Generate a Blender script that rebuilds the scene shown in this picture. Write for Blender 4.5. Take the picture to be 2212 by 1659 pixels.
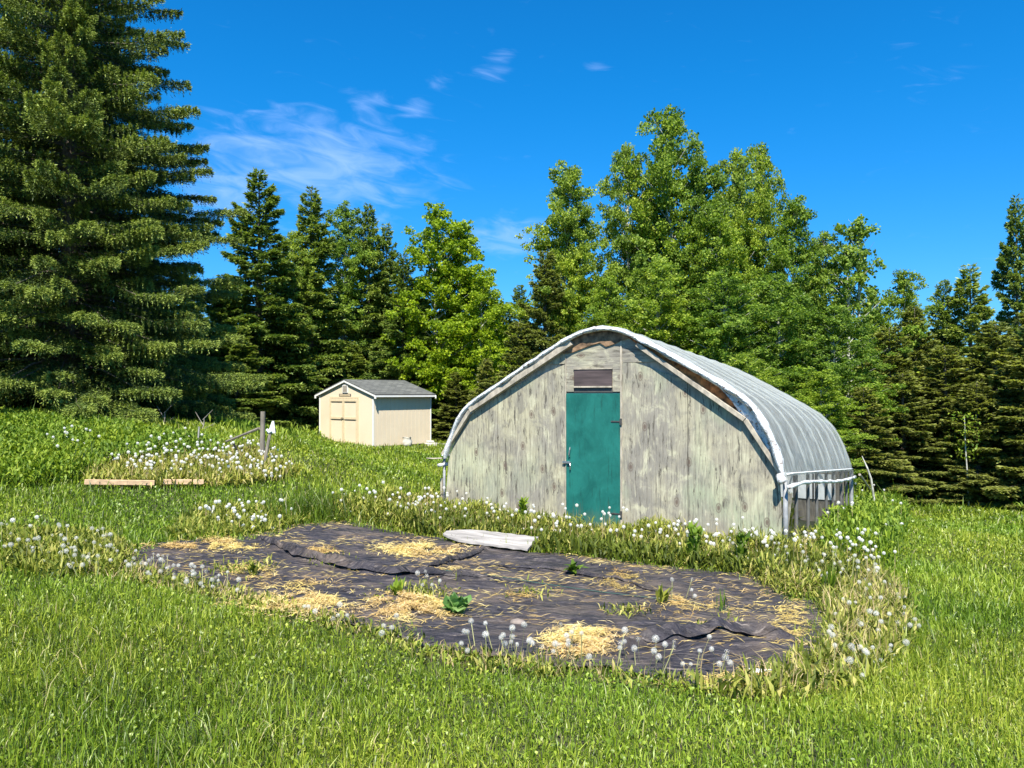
import bpy, math, random
import numpy as np
from mathutils import Vector, Matrix, noise as mnoise
for o in list(bpy.data.objects): bpy.data.objects.remove(o)
scn = bpy.context.scene
R = math.radians
rng = np.random.default_rng(7)
random.seed(7)

# ------------------------------------------------------------------ camera
FPX = 769.0                       # focal length in pixels of a 1024 wide picture
EYE = Vector((0, 0, 1.7))
PITCH = R(0.67)
cd = bpy.data.cameras.new("camera"); cam = bpy.data.objects.new("camera", cd)
scn.collection.objects.link(cam)
cd.sensor_width = 36; cd.lens = 36*FPX/1024; cd.clip_start = .05; cd.clip_end = 2000
cam.location = EYE; cam.rotation_euler = (R(90)+PITCH, 0, 0)
scn.camera = cam
# ------------------------------------------------------------------ world, sun, exposure
SUN_EL, SUN_AZ = R(56), math.atan2(-.06, -1)     # sun straight behind the camera
sun_dir = Vector((math.cos(SUN_EL)*math.sin(SUN_AZ), math.cos(SUN_EL)*math.cos(SUN_AZ), math.sin(SUN_EL)))
w = bpy.data.worlds.new("World"); scn.world = w; w.use_nodes = True
nt = w.node_tree; nt.nodes.clear()
def N(t, **k):
    n = nt.nodes.new(t)
    for a, b in k.items(): setattr(n, a, b)
    return n
def math_node(op, a, b=None, clamp=False):
    n = N('ShaderNodeMath', operation=op); n.use_clamp = clamp
    for i, v in enumerate((a, b)):
        if v is None: continue
        if isinstance(v, (int, float)): n.inputs[i].default_value = v
        else: nt.links.new(v, n.inputs[i])
    return n.outputs[0]
sky = N('ShaderNodeTexSky', sky_type='NISHITA'); sky.sun_disc = False
sky.sun_elevation = SUN_EL; sky.sun_rotation = SUN_AZ % (2*math.pi)
sky.air_density = 1.0; sky.dust_density = .3; sky.ozone_density = 2.5
hs = N('ShaderNodeHueSaturation'); hs.inputs['Saturation'].default_value = 1.25
hs.inputs['Hue'].default_value = .488
nt.links.new(sky.outputs[0], hs.inputs['Color'])
tc = N('ShaderNodeTexCoord'); sep = N('ShaderNodeSeparateXYZ'); nt.links.new(tc.outputs['Generated'], sep.inputs[0])
az = math_node('ARCTAN2', sep.outputs[0], sep.outputs[1]); el = math_node('ARCSINE', sep.outputs[2])
def blob(a, e, ra, re, soft=1.0):          # soft ellipse around one azimuth and elevation
    u = math_node('DIVIDE', math_node('SUBTRACT', az, R(a)), R(ra)); v = math_node('DIVIDE', math_node('SUBTRACT', el, R(e)), R(re))
    d = math_node('SQRT', math_node('ADD', math_node('MULTIPLY', u, u), math_node('MULTIPLY', v, v)))
    n = N('ShaderNodeMapRange', interpolation_type='SMOOTHSTEP'); nt.links.new(d, n.inputs[0])
    n.inputs[1].default_value = 1.0; n.inputs[2].default_value = 1-soft; n.inputs[3].default_value = 0; n.inputs[4].default_value = 1
    return n.outputs[0]
comb = N('ShaderNodeCombineXYZ')
nt.links.new(math_node('MULTIPLY', az, 16.0), comb.inputs[0])
nt.links.new(math_node('ADD', math_node('MULTIPLY', el, 52.0), math_node('MULTIPLY', az, 7.0)), comb.inputs[1])
nz = N('ShaderNodeTexNoise'); nz.inputs['Scale'].default_value = 1.0; nz.inputs['Detail'].default_value = 7; nz.inputs['Roughness'].default_value = .55
nz.inputs['Distortion'].default_value = .9
nt.links.new(comb.outputs[0], nz.inputs[0])
mask = None
for bl in [(-14.2, 16.2, 14, 6.0, .95, .95), (-20, 14, 8, 4, .95, .8), (-10.9, 20.6, 3.0, 1.3, 1, .72), (-7.2, 20.2, 2.4, 1.5, 1, .78), (-5.3, 22, 2.0, .8, 1, .55), (-1.5, 22.6, 3.4, .9, 1, .55), (-.7, 23.9, 2.0, .9, 1, .6), (6.3, 23, 2.0, .8, 1, .55),
           (-.5, 11.5, 6.5, 2.5, .9, .8), (-12, 12.5, 7, 2.2, .9, .65), (29, 22, 9, 9, .95, .12)]:
    m = math_node('MULTIPLY', blob(*bl[:5]), bl[5]); mask = m if mask is None else math_node('MAXIMUM', mask, m)
mr = N('ShaderNodeMapRange', interpolation_type='SMOOTHSTEP'); nt.links.new(math_node('ADD', nz.outputs[0], math_node('MULTIPLY', mask, .55)), mr.inputs[0])
mr.inputs[1].default_value = .62; mr.inputs[2].default_value = 1.25
fac = math_node('MULTIPLY', mr.outputs[0], .54, True)
mx = N('ShaderNodeMix', data_type='RGBA'); nt.links.new(fac, mx.inputs['Factor'])
tint = N('ShaderNodeMix', data_type='RGBA', blend_type='MULTIPLY'); tint.inputs['Factor'].default_value = 1; tint.inputs['B'].default_value = (.10, .72, 1.10, 1)
elr = N('ShaderNodeMapRange', interpolation_type='SMOOTHSTEP'); nt.links.new(el, elr.inputs[0]); elr.inputs[1].default_value = R(-2); elr.inputs[2].default_value = R(24)
tm = N('ShaderNodeMix', data_type='RGBA'); nt.links.new(elr.outputs[0], tm.inputs['Factor']); tm.inputs['A'].default_value = (.30, .58, .98, 1); tm.inputs['B'].default_value = (.08, .72, 1.12, 1); nt.links.new(tm.outputs['Result'], tint.inputs['B'])
nt.links.new(hs.outputs[0], tint.inputs['A']); nt.links.new(tint.outputs['Result'], mx.inputs['A']); mx.inputs['B'].default_value = (3.2, 4.6, 8.0, 1)
bg = N('ShaderNodeBackground'); nt.links.new(mx.outputs['Result'], bg.inputs[0]); bg.inputs[1].default_value = .088
nt.links.new(bg.outputs[0], N('ShaderNodeOutputWorld').inputs[0])
sd = bpy.data.lights.new("sun", 'SUN'); sd.energy = 5.0; sd.angle = R(.5); sd.color = (1, .94, .83)
so = bpy.data.objects.new("sun", sd); scn.collection.objects.link(so)
so.rotation_euler = sun_dir.to_track_quat('Z', 'Y').to_euler()
scn.view_settings.view_transform = 'Standard'; scn.view_settings.look = 'None'
scn.view_settings.exposure = 1.06; scn.view_settings.gamma = 1
scn.render.engine = 'CYCLES'
scn.cycles.max_bounces = 6; scn.cycles.transparent_max_bounces = 12

# ------------------------------------------------------------------ pixel <-> place helpers (photo measured at 2212 x 1659)
SC = 1024/2212
def ray(px, py):
    x = (np.asarray(px, float)*SC-512)/FPX; y = (384-np.asarray(py, float)*SC)/FPX
    c, s = math.cos(PITCH), math.sin(PITCH)
    dy = c - y*s; dz = s + y*c
    return x/dy, dz/dy
def at(px, py, d):
    u, v = ray(px, py); return Vector((float(u)*d, d, EYE.z+float(v)*d))

# ------------------------------------------------------------------ the lie of the land: thin plate spline through measured heights
CP = np.array([(0,0,.03),(-10,-3,.5),(10,-3,-.3),(-22,5,1.4),(22,5,-1.3),(0,-15,0),(0,3.5,0),(-2.2,3.4,.03),(2.3,3.5,-.04),
 (0,5.4,-.05),(1.2,11.26,-.33),(1.1,8.6,-.25),(3.5,9.8,-.33),(-1.1,12.6,-.22),(3.2,6.2,-.28),(-5.6,11,.36),(-10,15,1.22),(-14,14,1.6),(-6,16,.93),
 (-4.2,13,.46),(-8.3,30,.26),(-5.2,28,-.30),(-7.4,29,-.12),(-1.8,22,-.2),(-3.0,18,.0),(-3.3,29.8,-.32),(-1.8,20,-.26),(-3.2,11.5,.10),(-4.66,7,.17),(-6.3,9.5,.38),
 (11.1,22,-1.4),(12.6,19,-1.27),(5.66,8.5,-.55),(9,13.5,-.86),(6.1,13,-.58),(6,14.5,-.75),(3.4,15.6,-.62),(0,60,-1),(-30,60,.6),(40,60,-3),(30,30,-2.2),(-25,25,1.5),(0,35,-.6),(-16,20,1.5),(-10,22,.95)], float)
def _phi(r): return np.where(r > 1e-9, r*r*np.log(np.maximum(r, 1e-9)), 0)
_n = len(CP); _K = _phi(np.hypot(CP[:,None,0]-CP[None,:,0], CP[:,None,1]-CP[None,:,1])) + np.eye(_n)*.6
_P = np.c_[np.ones(_n), CP[:,:2]]
_W = np.linalg.solve(np.block([[_K, _P],[_P.T, np.zeros((3,3))]]), np.r_[CP[:,2], 0,0,0])
def _tps(x, y):
    r = _phi(np.hypot(x[...,None]-CP[:,0], y[...,None]-CP[:,1]))
    return r@_W[:_n] + _W[_n] + _W[_n+1]*x + _W[_n+2]*y
GX0, GY0, GS = -64.0, -24.0, .5
gxs = np.arange(GX0, 64.01, GS); gys = np.arange(GY0, 72.01, GS)
HG = _tps(*np.meshgrid(gxs, gys))
def gz(x, y):
    x = np.asarray(x, float); y = np.asarray(y, float)
    fx = np.clip((x-GX0)/GS, 0, len(gxs)-1.001); fy = np.clip((y-GY0)/GS, 0, len(gys)-1.001)
    i = fx.astype(int); j = fy.astype(int); a = fx-i; b = fy-j
    h = HG[j,i]*(1-a)*(1-b)+HG[j,i+1]*a*(1-b)+HG[j+1,i]*(1-a)*b+HG[j+1,i+1]*a*b
    return h + .02*np.sin(x*2.1+1.3*np.sin(y*1.3))*np.sin(y*1.7+x*.6)
def ground_at(px, py, lift=0.0):           # where the line of sight through a photo point meets the land
    u, v = ray(px, py); u = np.atleast_1d(u).astype(float); v = np.atleast_1d(v).astype(float)
    d = np.full(u.shape, 2.0); done = np.zeros(u.shape, bool)
    for _ in range(1200):
        z = EYE.z+v*d; done |= z < gz(u*d, d)+lift
        if done.all() or d.max() > 60: break
        d = np.where(done, d, d+.05)
    return u*d, d
def G(px, py):
    x, y = ground_at(px, py); return Vector((x[0], y[0], float(gz(x, y)[0])))
def poly_world(pts):
    p = np.array(pts, float); x, y = ground_at(p[:,0], p[:,1]); return np.c_[x, y]
def inside(P, x, y):
    r = np.zeros(np.shape(x), bool); n = len(P)
    for i in range(n):
        x0, y0 = P[i]; x1, y1 = P[(i+1) % n]
        c = (y0 > y) != (y1 > y)
        with np.errstate(divide='ignore', invalid='ignore'):
            r ^= c & (x < (x1-x0)*(y-y0)/(y1-y0+1e-12)+x0)
    return r
def vnoise(x, y, s, seed=0):               # cheap smooth noise, about -1..1
    a = seed*1.7
    return (np.sin(x*s+1.7*np.sin(y*s*.8+a)+a)+np.sin(y*s*1.3+1.9*np.sin(x*s*.7+a*2)+a*3)+np.sin((x+y)*s*2.3+a)*.5)/2.5

# ------------------------------------------------------------------ object helpers
def tag(o, label=None, cat=None, group=None, kind=None):
    if label: o['label'] = label
    if cat: o['category'] = cat
    if group: o['group'] = group
    if kind: o['kind'] = kind
    return o
def link(o, parent=None):
    scn.collection.objects.link(o)
    if parent: o.parent = parent
    return o
def empty(name, loc=(0,0,0), rz=0, **k):
    o = bpy.data.objects.new(name, None); o.location = loc; o.rotation_euler = (0,0,rz); o.empty_display_size = .2
    return tag(link(o), **k)
def mesh_np(name, V, faces, mat, attr=None, smooth=False):
    """V (n,3); faces: list of (m,k) int arrays; attr: per point float 'tint'"""
    me = bpy.data.meshes.new(name); V = np.asarray(V, np.float32)
    fl = [np.asarray(f, np.int32) for f in faces if len(f)]
    loops = np.concatenate([f.ravel() for f in fl]); tot = np.concatenate([np.full(len(f), f.shape[1], np.int32) for f in fl])
    st = np.concatenate([[0], np.cumsum(tot)[:-1]]).astype(np.int32)
    me.vertices.add(len(V)); me.vertices.foreach_set('co', V.ravel())
    me.loops.add(len(loops)); me.loops.foreach_set('vertex_index', loops)
    me.polygons.add(len(tot)); me.polygons.foreach_set('loop_start', st); me.polygons.foreach_set('loop_total', tot)
    if attr is not None:
        a = me.attributes.new('tint', 'FLOAT', 'POINT'); a.data.foreach_set('value', np.asarray(attr, np.float32))
    me.materials.append(mat); me.update(calc_edges=True)
    if smooth: me.polygons.foreach_set('use_smooth', np.ones(len(tot), bool))
    return me
def obj_np(name, V, faces, mat, parent=None, attr=None, smooth=False, **k):
    return tag(link(bpy.data.objects.new(name, mesh_np(name, V, faces, mat, attr, smooth)), parent), **k)
class MB:                                   # small hand-built meshes
    def __init__(s): s.v = []; s.f = []
    def add(s, vs, fs):
        b = len(s.v); s.v += [tuple(v) for v in vs]; s.f += [tuple(i+b for i in f) for f in fs]; return s
    def box(s, x0, x1, y0, y1, z0, z1, M=None):
        vs = [Vector((x, y, z)) for z in (z0, z1) for y in (y0, y1) for x in (x0, x1)]
        if M is not None: vs = [M@v for v in vs]
        return s.add(vs, [(0,2,3,1),(4,5,7,6),(0,1,5,4),(2,6,7,3),(0,4,6,2),(1,3,7,5)])
    def tube(s, pts, rad, n=8, cap=True):
        pts = [Vector(p) for p in pts]; rs = rad if hasattr(rad, '__len__') else [rad]*len(pts); vs = []; fs = []; up = None
        for i, p in enumerate(pts):
            t = (pts[min(i+1, len(pts)-1)]-pts[max(i-1, 0)]).normalized()
            if up is None: up = Vector((0,0,1)) if abs(t.z) < .9 else Vector((1,0,0))
            a = t.cross(up).normalized(); b = a.cross(t).normalized(); up = b
            for k in range(n):
                an = 2*math.pi*k/n; vs.append(p+(a*math.cos(an)+b*math.sin(an))*rs[i])
        for i in range(len(pts)-1):
            for k in range(n): k2 = (k+1) % n; fs.append((i*n+k, i*n+k2, (i+1)*n+k2, (i+1)*n+k))
        if cap: fs.append(tuple(range(n))[::-1]); fs.append(tuple((len(pts)-1)*n+k for k in range(n)))
        return s.add(vs, fs)
    def prism(s, poly, y0, y1):            # polygon in x,z between two y
        n = len(poly); vs = [(x, y0, z) for x, z in poly]+[(x, y1, z) for x, z in poly]
        return s.add(vs, [tuple(range(n)), tuple(range(2*n-1, n-1, -1))]+[(i, i+n, (i+1) % n+n, (i+1) % n) for i in range(n)])
    def build(s, name, mat, parent=None, smooth=False, bevel=0, **k):
        me = bpy.data.meshes.new(name); me.from_pydata(s.v, [], s.f); me.materials.append(mat); me.update()
        import bmesh
        bm = bmesh.new(); bm.from_mesh(me); bmesh.ops.recalc_face_normals(bm, faces=bm.faces)
        if bevel: bmesh.ops.bevel(bm, geom=[e for e in bm.edges if len(e.link_faces) == 2 and e.calc_face_angle(0) > .5], offset=bevel, segments=1, affect='EDGES')
        bm.to_mesh(me); bm.free()
        if smooth: me.polygons.foreach_set('use_smooth', [True]*len(me.polygons))
        return tag(link(bpy.data.objects.new(name, me), parent), **k)

# ------------------------------------------------------------------ materials
class NT:
    def __init__(s, name):
        s.m = bpy.data.materials.new(name); s.m.use_nodes = True; s.t = s.m.node_tree; s.t.nodes.clear()
        s.out = s.n('ShaderNodeOutputMaterial')
    def n(s, t, **k):
        x = s.t.nodes.new(t)
        for a, b in k.items(): setattr(x, a, b)
        return x
    def l(s, a, b): s.t.links.new(a, b)
    def noise(s, scale=1, sc3=(1,1,1), detail=4, rough=.55, dist=0, loc=(0,0,0), coord='Object', rot=(0,0,0)):
        c = s.n('ShaderNodeTexCoord'); mp = s.n('ShaderNodeMapping'); s.l(c.outputs[coord], mp.inputs[0])
        mp.inputs['Scale'].default_value = sc3; mp.inputs['Location'].default_value = loc; mp.inputs['Rotation'].default_value = rot
        z = s.n('ShaderNodeTexNoise'); s.l(mp.outputs[0], z.inputs[0]); z.inputs['Scale'].default_value = scale
        z.inputs['Detail'].default_value = detail; z.inputs['Roughness'].default_value = rough; z.inputs['Distortion'].default_value = dist
        return z.outputs[0]
    def ramp(s, f, stops, interp='LINEAR'):
        r = s.n('ShaderNodeValToRGB'); s.l(f, r.inputs[0]); e = r.color_ramp.elements; r.color_ramp.interpolation = interp
        while len(e) < len(stops): e.new(.5)
        for i, (p, c) in enumerate(stops):
            e[i].position = p; e[i].color = (*c, 1) if hasattr(c, '__len__') else (c, c, c, 1)
        return r.outputs[0]
    def mix(s, f, a, b, mode='MIX'):
        x = s.n('ShaderNodeMix', data_type='RGBA', blend_type=mode)
        for v, i in ((f, 'Factor'), (a, 'A'), (b, 'B')):
            if isinstance(v, (int, float)): x.inputs[i].default_value = v
            elif isinstance(v, tuple): x.inputs[i].default_value = (*v, 1)
            else: s.l(v, x.inputs[i])
        return x.outputs['Result']
    def bump(s, h, strength=.3, dist=.01):
        b = s.n('ShaderNodeBump'); b.inputs['Strength'].default_value = strength; b.inputs['Distance'].default_value = dist
        s.l(h, b.inputs['Height']); return b.outputs[0]
    def bsdf(s, col, rough=.8, nrm=None, **k):
        b = s.n('ShaderNodeBsdfPrincipled')
        if isinstance(col, tuple): b.inputs['Base Color'].default_value = (*col, 1)
        else: s.l(col, b.inputs['Base Color'])
        if isinstance(rough, (int, float)): b.inputs['Roughness'].default_value = rough
        else: s.l(rough, b.inputs['Roughness'])
        if nrm is not None: s.l(nrm, b.inputs['Normal'])
        for a, v in k.items():
            i = b.inputs[a.replace('_', ' ')]
            if isinstance(v, (int, float)): i.default_value = v
            else: s.l(v, i)
        return b.outputs[0]
    def done(s, sh): s.l(sh, s.out.inputs[0]); return s.m
def leafmat(name, stops, transl=.35, patch=None, rough=.55, spec=.25, objvar=0.0):
    """foliage: colour by the per-leaf 'tint' attribute, some patches of another hue over the field"""
    t = NT(name); a = t.n('ShaderNodeAttribute', attribute_name='tint'); col = t.ramp(a.outputs['Fac'], stops)
    if patch:
        sc, c2, lo, hi = patch
        g = t.n('ShaderNodeNewGeometry'); z = t.n('ShaderNodeTexNoise'); t.l(g.outputs['Position'], z.inputs[0]); z.inputs['Scale'].default_value = sc; z.inputs['Detail'].default_value = 5
        col = t.mix(t.ramp(z.outputs[0], [(lo, 0.), (hi, 1.)]), col, t.mix(1., col, c2, 'MULTIPLY'))
    if objvar:
        oi = t.n('ShaderNodeObjectInfo'); h = t.n('ShaderNodeHueSaturation'); t.l(col, h.inputs['Color'])
        mrr = t.n('ShaderNodeMapRange'); t.l(oi.outputs['Random'], mrr.inputs[0]); mrr.inputs[3].default_value = 1-objvar; mrr.inputs[4].default_value = 1+objvar
        t.l(mrr.outputs[0], h.inputs['Value'])
        m2 = t.n('ShaderNodeMapRange'); t.l(oi.outputs['Random'], m2.inputs[0]); m2.inputs[3].default_value = .51; m2.inputs[4].default_value = .488
        t.l(m2.outputs[0], h.inputs['Hue']); col = h.outputs[0]
    b = t.bsdf(col, rough, Specular_IOR_Level=spec)
    tr = t.n('ShaderNodeBsdfTranslucent'); t.l(t.mix(1., col, (1.25, 1.3, .6), 'MULTIPLY'), tr.inputs[0])
    m = t.n('ShaderNodeMixShader'); m.inputs[0].default_value = transl; t.l(b, m.inputs[1]); t.l(tr.outputs[0], m.inputs[2])
    return t.done(m.outputs[0])
M = {}
M['grass'] = leafmat('grass blades', [(0, (.038,.062,.006)), (.3, (.120,.185,.012)), (.65, (.255,.330,.022)), (.9, (.46,.50,.07)), (.94, (.42,.37,.16)), (1, (.52,.44,.22))], .34, (.32, (.74,.90,.8), .42, .60), rough=.42, spec=.45)
M['weed'] = leafmat('weed leaves', [(0, (.040,.088,.010)), (.5, (.125,.215,.020)), (1, (.29,.38,.05))], .32, (.8, (1.15,1.05,.7), .45, .62))
M['dandleaf'] = leafmat('dandelion leaves', [(0, (.050,.072,.010)), (.45, (.165,.205,.024)), (.8, (.36,.36,.07)), (1, (.58,.50,.19))], .3)
M['dry'] = leafmat('dry stems', [(0, (.20,.14,.06)), (.5, (.42,.32,.16)), (1, (.62,.50,.28))], .2, rough=.7)
M['straw'] = leafmat('straw stalks', [(0, (.20,.14,.05)), (.3, (.46,.34,.11)), (.65, (.70,.55,.18)), (1, (.82,.70,.36))], .12, (1.6, (.85,.76,.85), .45, .58), rough=.6)
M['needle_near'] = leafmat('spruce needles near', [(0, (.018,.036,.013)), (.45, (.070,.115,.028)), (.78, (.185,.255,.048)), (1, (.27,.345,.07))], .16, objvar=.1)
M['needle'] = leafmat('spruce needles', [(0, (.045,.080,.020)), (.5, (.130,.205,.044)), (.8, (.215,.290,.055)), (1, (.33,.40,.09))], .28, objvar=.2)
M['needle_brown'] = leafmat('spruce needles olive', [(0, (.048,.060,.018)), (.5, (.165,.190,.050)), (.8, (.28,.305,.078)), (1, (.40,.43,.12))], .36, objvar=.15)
M['aspen'] = leafmat('aspen leaves', [(0, (.055,.10,.016)), (.5, (.165,.265,.032)), (1, (.37,.47,.075))], .42, (.35, (1.15,1.1,.8), .46, .6), objvar=.14)
M['birch'] = leafmat('birch leaves', [(0, (.10,.17,.010)), (.6, (.25,.36,.014)), (1, (.44,.52,.03))], .42)
def simple(name, c, rough=.7, var=.15, scale=8, metallic=0, bump=.0, sc3=(1,1,1)):
    t = NT(name); z = t.noise(scale, sc3); col = t.mix(1., c, t.ramp(z, [(.3, 1-var), (.7, 1+var*.6)]), 'MULTIPLY')
    return t.done(t.bsdf(col, rough, t.bump(z, bump, .01) if bump else None, Metallic=metallic))
# bare soil and thatch under the grass
t = NT('soil and thatch'); z = t.noise(.35, detail=8); z2 = t.noise(14, detail=6)
col = t.mix(t.ramp(z, [(.4, 0.), (.6, 1.)]), (.035,.052,.010), (.055,.075,.014)); col = t.mix(t.ramp(z2, [(.35, 0.), (.62, 1.)]), col, (.026,.022,.012))
M['ground'] = t.done(t.bsdf(col, .95, t.bump(z2, .6, .03)))
t = NT('garden soil'); z = t.noise(9, detail=8); col = t.ramp(z, [(.3, (.045,.030,.018)), (.55, (.11,.078,.045)), (.75, (.24,.18,.10))])
M['soil'] = t.done(t.bsdf(col, .95, t.bump(z, .8, .03)))
# weathered plywood
def plywood(name, horiz=False, warm=1.0, off=0.0, green=.4):
    t = NT(name)
    s = (lambda a, b: (b, 1, a)) if horiz else (lambda a, b: (a, 1, b))
    L = (off, off*.7, off*1.3)
    big = t.noise(1.6, s(1.3, .6), 3, .5, .4, L); streak = t.noise(6.5, s(2.6, .42), 9, .72, .5, L); blot = t.noise(3.1, s(1.2, .9), 6, .62, .8, (off+5, 1, off)); fine = t.noise(30, s(4, .12), 5, .7, 0, L)
    col = t.mix(t.ramp(big, [(.36, 0.), (.60, 1.)]), (.47*warm,.42*warm,.295), (.29,.26,.23))
    col = t.mix(t.ramp(blot, [(.50, 0.), (.60, .7)]), col, (.215,.195,.18)); col = t.mix(t.ramp(blot, [(.36, .75), (.44, 0.)]), col, (.55,.51,.38))
    grn = t.noise(1.1, s(1, .8), 3, .5, .2, (off+9, 3, 1)); col = t.mix(t.ramp(grn, [(.52, 0.), (.68, green)]), col, (.40,.44,.30))
    c = t.n('ShaderNodeTexCoord'); mp = t.n('ShaderNodeMapping'); t.l(c.outputs['Object'], mp.inputs[0])
    mp.inputs['Scale'].default_value = s(1.0, .22); mp.inputs['Location'].default_value = L
    wv = t.n('ShaderNodeTexWave', wave_type='BANDS', bands_direction='Z' if horiz else 'X'); t.l(mp.outputs[0], wv.inputs[0])
    wv.inputs['Scale'].default_value = 5.5; wv.inputs['Distortion'].default_value = 9; wv.inputs['Detail'].default_value = 3; wv.inputs['Detail Scale'].default_value = .8
    col = t.mix(t.ramp(wv.outputs[0], [(0, .30), (.35, 0.)]), col, (.20,.17,.14))
    col = t.mix(t.ramp(streak, [(.39, .95), (.44, 0.)]), col, (.095,.083,.07)); col = t.mix(t.ramp(streak, [(.56, 0.), (.68, .75)]), col, (.58,.53,.40))
    col = t.mix(t.ramp(fine, [(.36, .55), (.5, 0.)]), col, (.19,.17,.145))
    fs = t.noise(16, s(2.2, .16), 6, .7, .3, (off*2, 1, off)); col = t.mix(t.ramp(fs, [(.36, .8), (.43, 0.)]), col, (.12,.105,.09)); col = t.mix(t.ramp(fs, [(.60, 0.), (.67, .5)]), col, (.60,.56,.43)); col = t.mix(1., col, (.97,1.0,.94), 'MULTIPLY')
    # knots
    mp2 = t.n('ShaderNodeMapping'); t.l(c.outputs['Object'], mp2.inputs[0]); mp2.inputs['Scale'].default_value = s(2.1, 1.25); mp2.inputs['Rotation'].default_value = (R(90), 0, 0); mp2.inputs['Location'].default_value = (off*3, off, off*2)
    vo = t.n('ShaderNodeTexVoronoi', voronoi_dimensions='2D'); t.l(mp2.outputs[0], vo.inputs[0]); vo.inputs['Scale'].default_value = 1.0; vo.inputs['Randomness'].default_value = 1
    kn = t.ramp(vo.outputs['Distance'], [(0, .95), (.035, .8), (.055, .15), (.07, .75), (.095, 0.)])
    col = t.mix(kn, col, (.13,.095,.075))
    return t.done(t.bsdf(col, .85, t.bump(streak, .5, .006), Specular_IOR_Level=.2))
M['ply'] = plywood('weathered plywood', off=0); M['ply2'] = plywood('weathered plywood grey', warm=.93, off=4.3, green=.75); M['plyh'] = plywood('weathered plywood sideways', True, 1.0, 2.2, .3)
t = NT('green door paint'); z = t.noise(2.6, (1,1,.8), 7, .65, .6); z2 = t.noise(34, (1,1,.35), 5, .7); z3 = t.noise(7, (3,1,.35), 7, .7)
col = t.mix(t.ramp(z, [(.36, 0.), (.62, 1.)]), (.004,.092,.077), (.012,.150,.124)); col = t.mix(t.ramp(z2, [(.58, 0.), (.72, .4)]), col, (.035,.215,.18)); col = t.mix(t.ramp(z3, [(.36, .55), (.44, 0.)]), col, (.006,.055,.045))
c = t.n('ShaderNodeTexCoord'); sp = t.n('ShaderNodeSeparateXYZ'); t.l(c.outputs['Object'], sp.inputs[0]); ad = t.n('ShaderNodeMath', operation='ADD'); t.l(sp.outputs[2], ad.inputs[0]); t.l(z3, ad.inputs[1])
col = t.mix(t.ramp(ad.outputs[0], [(.55, .55), (.85, 0.)]), col, (.12,.13,.08))      # splashed soil on the lowest part
M['door'] = t.done(t.bsdf(col, .65, t.bump(t.mix(.5, z2, z3), .4, .006), Specular_IOR_Level=.3))
M['hatch'] = simple('dark stained board', (.085,.062,.062), .8, .5, 5, bump=.4, sc3=(.4,1,3))
M['oldwood'] = simple('grey weathered wood', (.42,.37,.29), .85, .45, 7, bump=.5, sc3=(2,2,1))
M['greywood'] = simple('grey fence wood', (.20,.175,.14), .9, .4, 9, bump=.5, sc3=(3,3,.5))
M['plank'] = simple('sawn plank', (.62,.42,.25), .8, .3, 8, bump=.4, sc3=(.5,3,3))
M['whiteboard'] = simple('weathered white board', (.31,.29,.27), .85, .5, 6, bump=.5, sc3=(.5,4,1))
M['metal'] = simple('galvanised pipe', (.45,.47,.49), .38, .15, 20, .85)
M['greymetal'] = simple('dull grey pipe', (.26,.27,.28), .65, .3, 14)
M['darkmetal'] = simple('old steel hardware', (.14,.13,.12), .5, .3, 30, .7)
M['darkpost'] = simple('dark grey post', (.11,.11,.105), .8, .3, 8)
M['darkwood'] = simple('dark frame wood', (.085,.08,.075), .8, .3, 8)
M['rusty'] = simple('rotted rusty rim', (.42,.15,.04), .85, .9, 14, bump=.9)
M['rot'] = simple('rotten header board', (.24,.15,.085), .9, .9, 9, bump=.8)
M['brick'] = simple('reddish boards', (.30,.17,.12), .85, .4, 5, sc3=(1,1,6))
M['white'] = simple('white paint', (.78,.78,.75), .6, .06, 6)
M['bark_s'] = simple('spruce bark', (.16,.13,.10), .9, .4, 12, bump=.7, sc3=(2,2,.5))
M['bark_a'] = simple('aspen bark', (.46,.46,.40), .8, .4, 5, bump=.3, sc3=(1,1,2))
M['twig'] = simple('dead twig', (.34,.30,.25), .9, .3, 10)
M['stone'] = simple('field stone', (.22,.18,.155), .85, .3, 12, bump=.5)
M['block'] = simple('concrete block', (.55,.53,.47), .9, .2, 10, bump=.3)
M['tan'] = None
t = NT('tan panel siding'); c = t.n('ShaderNodeTexCoord'); z = t.noise(22, (6,6,.5), 4); zz = t.noise(1.2, detail=3)
col = t.mix(t.ramp(z, [(.35, 0.), (.65, 1.)]), (.69,.58,.42), (.77,.66,.49)); col = t.mix(t.ramp(zz, [(.4, 0.), (.7, .4)]), col, (.62,.51,.36))
M['tan'] = t.done(t.bsdf(col, .75, t.bump(z, .35, .004)))
M['tantrim'] = simple('tan trim', (.66,.54,.35), .7, .1, 12); M['tantrim2'] = simple('brown strip', (.26,.18,.09), .7, .2, 12)
t = NT('asphalt shingles'); c = t.n('ShaderNodeTexCoord'); br = t.n('ShaderNodeTexBrick'); t.l(c.outputs['UV'], br.inputs[0])
br.inputs['Scale'].default_value = 1; br.inputs['Brick Width'].default_value = .30; br.inputs['Row Height'].default_value = .14; br.inputs['Mortar Size'].default_value = .012
br.inputs['Color1'].default_value = (.085,.090,.084,1); br.inputs['Color2'].default_value = (.15,.155,.142,1); br.inputs['Mortar'].default_value = (.05,.05,.05,1); br.inputs['Bias'].default_value = -.1
z = t.noise(60, detail=3); M['shingle'] = t.done(t.bsdf(t.mix(1., br.outputs[0], t.ramp(z, [(.3, .75), (.7, 1.2)]), 'MULTIPLY'), .9, t.bump(br.outputs['Fac'], -.6, .01)))
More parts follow.
